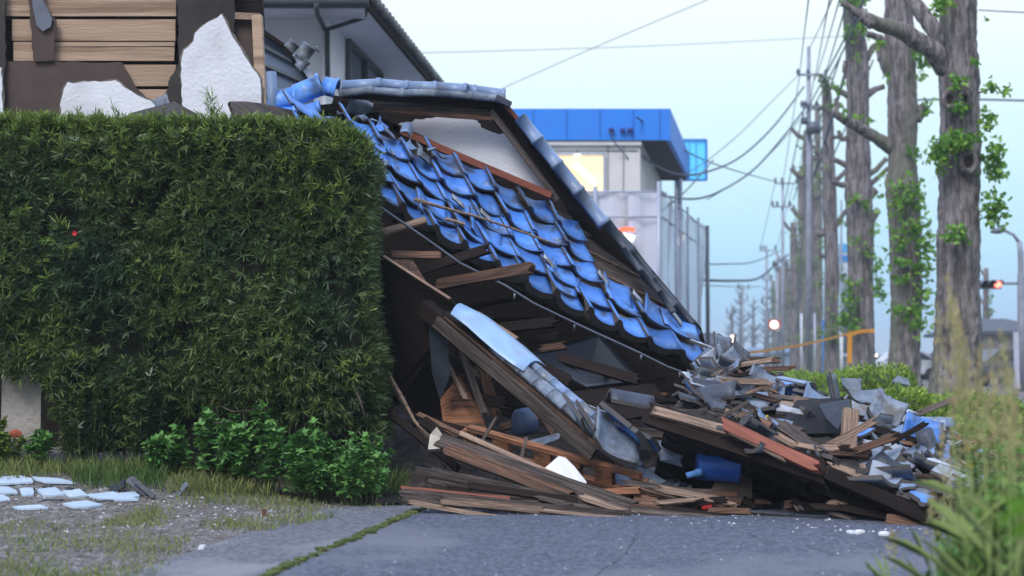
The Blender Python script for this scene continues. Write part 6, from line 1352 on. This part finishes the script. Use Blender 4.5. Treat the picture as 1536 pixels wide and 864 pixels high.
# distant houses
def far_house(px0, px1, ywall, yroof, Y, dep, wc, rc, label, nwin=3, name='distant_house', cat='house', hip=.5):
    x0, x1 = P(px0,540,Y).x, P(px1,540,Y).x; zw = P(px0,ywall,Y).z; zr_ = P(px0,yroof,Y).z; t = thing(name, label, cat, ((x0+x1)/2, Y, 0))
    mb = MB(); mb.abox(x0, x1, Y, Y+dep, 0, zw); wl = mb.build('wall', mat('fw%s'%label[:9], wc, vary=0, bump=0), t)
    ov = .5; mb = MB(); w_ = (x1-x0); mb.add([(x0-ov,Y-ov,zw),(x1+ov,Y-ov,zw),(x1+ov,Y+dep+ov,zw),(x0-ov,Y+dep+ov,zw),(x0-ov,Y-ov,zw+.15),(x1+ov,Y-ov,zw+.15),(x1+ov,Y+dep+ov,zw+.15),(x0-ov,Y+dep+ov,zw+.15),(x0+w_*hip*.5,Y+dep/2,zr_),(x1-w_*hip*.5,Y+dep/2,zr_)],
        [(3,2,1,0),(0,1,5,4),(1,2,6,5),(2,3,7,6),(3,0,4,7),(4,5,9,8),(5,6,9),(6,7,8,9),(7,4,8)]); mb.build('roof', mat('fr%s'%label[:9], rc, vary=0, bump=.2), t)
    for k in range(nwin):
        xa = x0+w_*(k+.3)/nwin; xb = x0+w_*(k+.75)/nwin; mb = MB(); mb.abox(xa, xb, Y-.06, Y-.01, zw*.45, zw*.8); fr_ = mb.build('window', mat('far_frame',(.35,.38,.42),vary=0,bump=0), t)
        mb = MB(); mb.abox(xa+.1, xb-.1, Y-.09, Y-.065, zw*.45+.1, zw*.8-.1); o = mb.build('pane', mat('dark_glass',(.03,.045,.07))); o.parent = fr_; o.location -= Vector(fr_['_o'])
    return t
far_house(1052,1096,519,497,100,9,(.55,.56,.60),(.05,.05,.09),'small house with dark roof and white wall past the scaffold')
far_house(1488,1580,502,474,62,8,(.50,.46,.42),(.09,.10,.13),'grey roofed beige house at the edge beyond the traffic signal',4)
far_house(1296,1346,536,530,85,12,(.60,.64,.68),(.34,.38,.44),'low white building between the taped trunk and leafy trunk',6,'low_building','building',0.1)
far_house(1386,1420,540,528,140,12,(.4,.45,.5),(.2,.25,.34),'hazy low house behind the thickest trunk')
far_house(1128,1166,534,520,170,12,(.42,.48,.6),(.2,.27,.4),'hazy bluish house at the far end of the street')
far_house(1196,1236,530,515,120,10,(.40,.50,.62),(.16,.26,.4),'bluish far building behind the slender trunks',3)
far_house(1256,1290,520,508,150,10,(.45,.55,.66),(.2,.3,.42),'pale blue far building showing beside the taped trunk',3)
bn = MB(); a = P(1232,540,70); bn.abox(P(1228,0,70).x, P(1236,0,70).x, 70, 70.1, P(0,555,70).z*0+.2, P(1230,480,70).z); tag(bn.build('blue_banner', mat('blue_banner',(.06,.30,.75),vary=0,bump=0)), 'narrow blue upright banner between slender trunks', 'banner')
for px, w, c_, lb in ((1262,5,(.70,.74,.8),'slim white post between taped and slender trunks'),(1202,4,(.62,.66,.76),'slim white post beside the leafy base trunk'),(1222,3,(.5,.56,.7),'thin pale post just past the concrete pole'),(1310,3,(.5,.56,.6),'thin pale post beside the low white building')):
    mb = MB(); b = P(px,540,52); b.z = 0; mb.tube([b, P(px, 500 if w > 4 else 470, 52)], M(w,52)/2, 8); tag(mb.build('white_post', mat('wp%d'%px, c_, vary=0, bump=0)), lb, 'post')
# parked van / cars hinted beyond the shrubs
def car(px, Y, label, c_):
    b = P(px,540,Y); b.z = 0; t = thing('parked_car', label, 'car', b); L_, W_, H_ = 3.9, 1.6, 1.45
    prof = [(-1.95,.3),(-1.95,.75),(-1.75,.9),(-1.1,.95),(-.6,1.4),(.9,1.45),(1.6,1.0),(1.95,.85),(1.95,.3)]; mb = MB(); vs = [b+Vector((x,-W_/2,z)) for x, z in prof]; mb.slab(vs[::-1], (0,W_,0)); mb.build('body', mat('car%d'%px, c_, rough=.35, vary=0, bump=0), t)
    mb = MB(); mb.slab([b+Vector((x,-W_/2-.012,z)) for x, z in [(-1.0,.97),(-.58,1.33),(.82,1.37),(1.35,1.02)]][::-1], (0,.02,0)); mb.build('side_window', mat('dark_glass',(.03,.045,.07)), t)
    for x in (-1.25, 1.25):
        for y in (-.72,.72): mb = MB(); mb.tube([b+Vector((x,y-.12,.3)), b+Vector((x,y+.12,.3))], .31, 16); w_ = mb.build('wheel', mat('tyre',(.02,.02,.02),vary=0), t)
car(1352, 72, 'white car parked beyond the azalea behind the leafy trunk', (.6,.64,.7)); car(1405, 80, 'silver car parked behind the thickest trunk', (.35,.4,.46)); car(1512, 55, 'dark car parked before the grey roofed house', (.08,.1,.16))
# light clutter on the street side at right
vd = MB(); a, b = P(1522,540,40), P(1529,540,40); vd.abox(a.x,b.x,40,40.1,.2,P(0,498,40).z); tag(vd.build('white_banner', mat('white_banner',(.6,.6,.72),vary=0,bump=0)), 'pale lilac upright banner beside the street lamp post', 'banner')

# ================= weeds at the right =================
m_oat = mat('dry_grass_head', (.50,.40,.20), (.38,.34,.16), 6, .8, 0, vary=.3, island=True, trans=.3)
m_wstem = mat('weed_stem', (.30,.42,.13), (.38,.42,.16), 4, .8, 0, vary=.2, trans=.1)
def oat(px, ytop, Y, bend, label, h0=None):
    b = P(px, 700, Y); b.z = 0; tp = P(px+bend, ytop, Y); t = thing('tall_grass', label, 'grass plant', b, 'tall seeding grasses at the roadside'); mid = b.lerp(tp, .55)+Vector((-.3*(tp.x-b.x)*.3, 0, 0))
    cv = [b, b.lerp(mid, .5), mid, mid.lerp(tp, .5)+Vector((0,0,.01)), tp]; mb = MB(); mb.tube(cv, [.0022,.002,.0018,.0014,.0008], 5, False); mb.build('stem', m_wstem, t)
    n = 90; s = NR.uniform(0, 1, n); q = np.array([tuple(mid.lerp(tp, .35+.65*k)) for k in s]); q += NR.normal(0, 1, (n, 3))*(.004+.018*(1-s))[:, None]; d = unit(np.array(tp-mid)[None]*2+NR.normal(0, .25, (n, 3))); V, F = blades(q, d, sides(d), .022, .004); npmesh('seed_head', V, F, m_oat, t)  # seed head of the grass, built from short blades
    n = 9; q = np.array([tuple(b.lerp(mid, RNG.random()*.9)) for _ in range(n)]); d = unit(np.column_stack([NR.normal(0,.45,n), NR.normal(0,.4,n), np.ones(n)])); V, F = blades(q, d, sides(d), NR.uniform(.15,.35,n), .004, .3); npmesh('leaf_blades', V, F, m_wstem, t)
hs = ['tall grass with a heavy drooping head across the thickest trunk','tallest pale grass stem by the trunk edge','grass stem with a slim upright head near the trunk foot','leaning grass stem with a reddish tan head','thin grass stem close to the picture corner leaves','short dry stalk standing alone on the asphalt edge','dry stem with a loose head over the azalea','bent dry stem crossing two others','pale green stem before the grey roofed house','stout dry stem with a brown head near the street lamp','fine stem over the weedy tiles','short pale stem before the tile end']
for i, (px, yt, Y, bd) in enumerate([(1462,455,4.4,-58),(1452,418,4.8,-30),(1476,450,4.6,-44),(1485,520,4.2,-14),(1515,500,4.0,-10),(1345,800,5.2,-6),(1455,560,4.6,-14),(1490,480,4.8,-50),(1522,560,4.4,-5),(1530,545,3.9,-16),(1428,690,5.0,-4),(1402,740,5.0,-5)]):
    oat(px, yt, Y, bd, hs[i])
for i, (px, yt, Y, bd) in enumerate([(1470,470,4.5,-35),(1468,440,4.7,-42),(1500,515,4.3,-12),(1508,560,4.5,-20),(1440,600,4.8,-10),(1478,600,4.4,0),(1510,620,4.2,6),(1533,590,4.3,-8),(1420,640,5.2,-8),(1488,560,4.6,-24),(1462,520,4.5,-12),(1526,520,4.6,-22)]):
    oat(px, yt, Y, bd, 'slender seeding grass stem mingled in the roadside weeds')
m_weed = mat('weed_leaf', (.16,.34,.07), (.24,.42,.10), 5, .6, 0, vary=.35, island=True, hue=.02, trans=.3)
m_weed2 = mat('weed_leaf_bright', (.16,.34,.03), (.22,.42,.05), 5, .6, 0, vary=.2, island=True, trans=.35)
WG = 'leafy weeds at the roadside'
for a in [(1500,900,80,330,13,4.4,m_weed,'tall green weed clump by the frame corner'),(1450,880,80,240,11,4.8,m_weed,'green weed clump before the tile end'),(1420,880,60,150,14,5.0,m_herb,'low bluish green weed on the asphalt edge'),(1535,880,60,420,10,4.2,m_weed,'tall yellow green weed before the street lamp'),
          (1470,860,70,300,9,5.4,m_herb_y,'pale green weed beside the darker azalea'),(1510,840,80,260,10,6.0,m_weed,'weed clump rising against the thickest trunk'),(1440,830,60,140,14,6.5,m_herb_y,'yellowish weed near the pale batten'),(1540,800,80,260,10,7.5,m_weed,'weed clump in front of the beige house'),(1490,800,80,200,18,8.0,m_herb,'dark green weed clump behind the grass stems')]:
    herb(*a[:7], a[7], .038, WG, 'roadside_weed', 'weed', wf=.28)
grass('roadside_grass', poly_pts([(1415,900),(1560,900),(1560,760),(1450,800)]), 380, .26, .004, m_grass2, 'thick long grass along the roadside', .22)
grass('verge_long_grass', poly_pts([(1430,800),(1580,790),(1580,640),(1460,700)]), 3000, .22, .006, m_grass, 'long mixed grass between weeds and trees', .3)
# blurred bright leaf very near the lens
bl = thing('bright_leaf_weed', 'bright yellow green broad leaf reaching in beside the frame corner', 'weed', P(1560,864,2.6)); b0 = P(1560,864,2.6)
V, F = blades(np.array([tuple(P(1580,730,2.6)), tuple(P(1585,800,2.6)), tuple(P(1570,770,2.7))]), unit(np.array([[-1,0,-.55],[-1,-.1,.2],[-.8,0,.3]])), np.array([[.2,-.5,.8],[.1,-.4,.9],[.1,-.4,.9]]), np.array([.13,.10,.09]), np.array([.045,.035,.03]), .1); npmesh('leaves', V, F, m_weed2, bl)
mb = MB(); mb.tube([Vector((b0.x,b0.y,0)), P(1590,864,2.6), P(1585,700,2.6)], .003, 6); mb.build('stem', m_stalk, bl)
for i, (px, py, Y, c_, lb) in enumerate([(1452,672,5.6,(.8,.42,.02),'blurred orange yellow flower before the azalea'),(1455,698,5.4,(.7,.5,.05),'small yellow flower above the pale tile end'),(1436,846,4.8,(.8,.3,.02),'small orange flower low in the weeds'),(1470,824,4.7,(.75,.6,.1),'small yellow flower low in the weeds')]):
    t = thing('wild_flower', lb, 'flower', (P(px,py,Y).x, Y, 0)); c = P(px, py, Y); n = 9; d = unit(np.array([[math.cos(k*.7), -.5, math.sin(k*.7)] for k in range(n)])); V, F = blades(np.tile(np.array(c), (n,1)), d, sides(d), .016, .009); npmesh('petals', V, F, mat('flw%d'%i, c_, vary=.1, bump=0), t)
    mb = MB(); mb.tube([Vector((c.x,c.y,0)), c], .002, 5); mb.build('stem', m_stalk, t)
for px, py, lb in ((1352,566,'grey stone lying on top of the bright azalea'),):
    panel([(px-14,py+6,18.6),(px-6,py-3,18.8),(px+10,py+2,18.8),(px+14,py+12,18.6)],tile_slate,lb,.03,'stone','stone')

# ================= haze =================
HZE = 0.0012
if HZE:
    hm = bpy.data.materials.new('haze_air'); hm.use_nodes = True; t = hm.node_tree; t.nodes.clear(); pv = t.nodes.new('ShaderNodeVolumePrincipled'); ov_ = t.nodes.new('ShaderNodeOutputMaterial')
    pv.inputs['Color'].default_value = (.80,.90,1,1); pv.inputs['Density'].default_value = HZE; pv.inputs['Anisotropy'].default_value = 0; t.links.new(pv.outputs[0], ov_.inputs['Volume'])
    mb = MB(); mb.abox(-950, 950, -80, 1850, -1.2, 26); h = mb.build('haze', hm, loc=(0,0,0)); h['kind'] = 'stuff'; h['label'] = 'thin bluish dusk haze over the street'; h['category'] = 'haze'
for o in list(bpy.data.objects):
    if '_o' in o.keys(): del o['_o']
    if o.type == 'EMPTY' and not o.children: print('EMPTY THING', o.name)
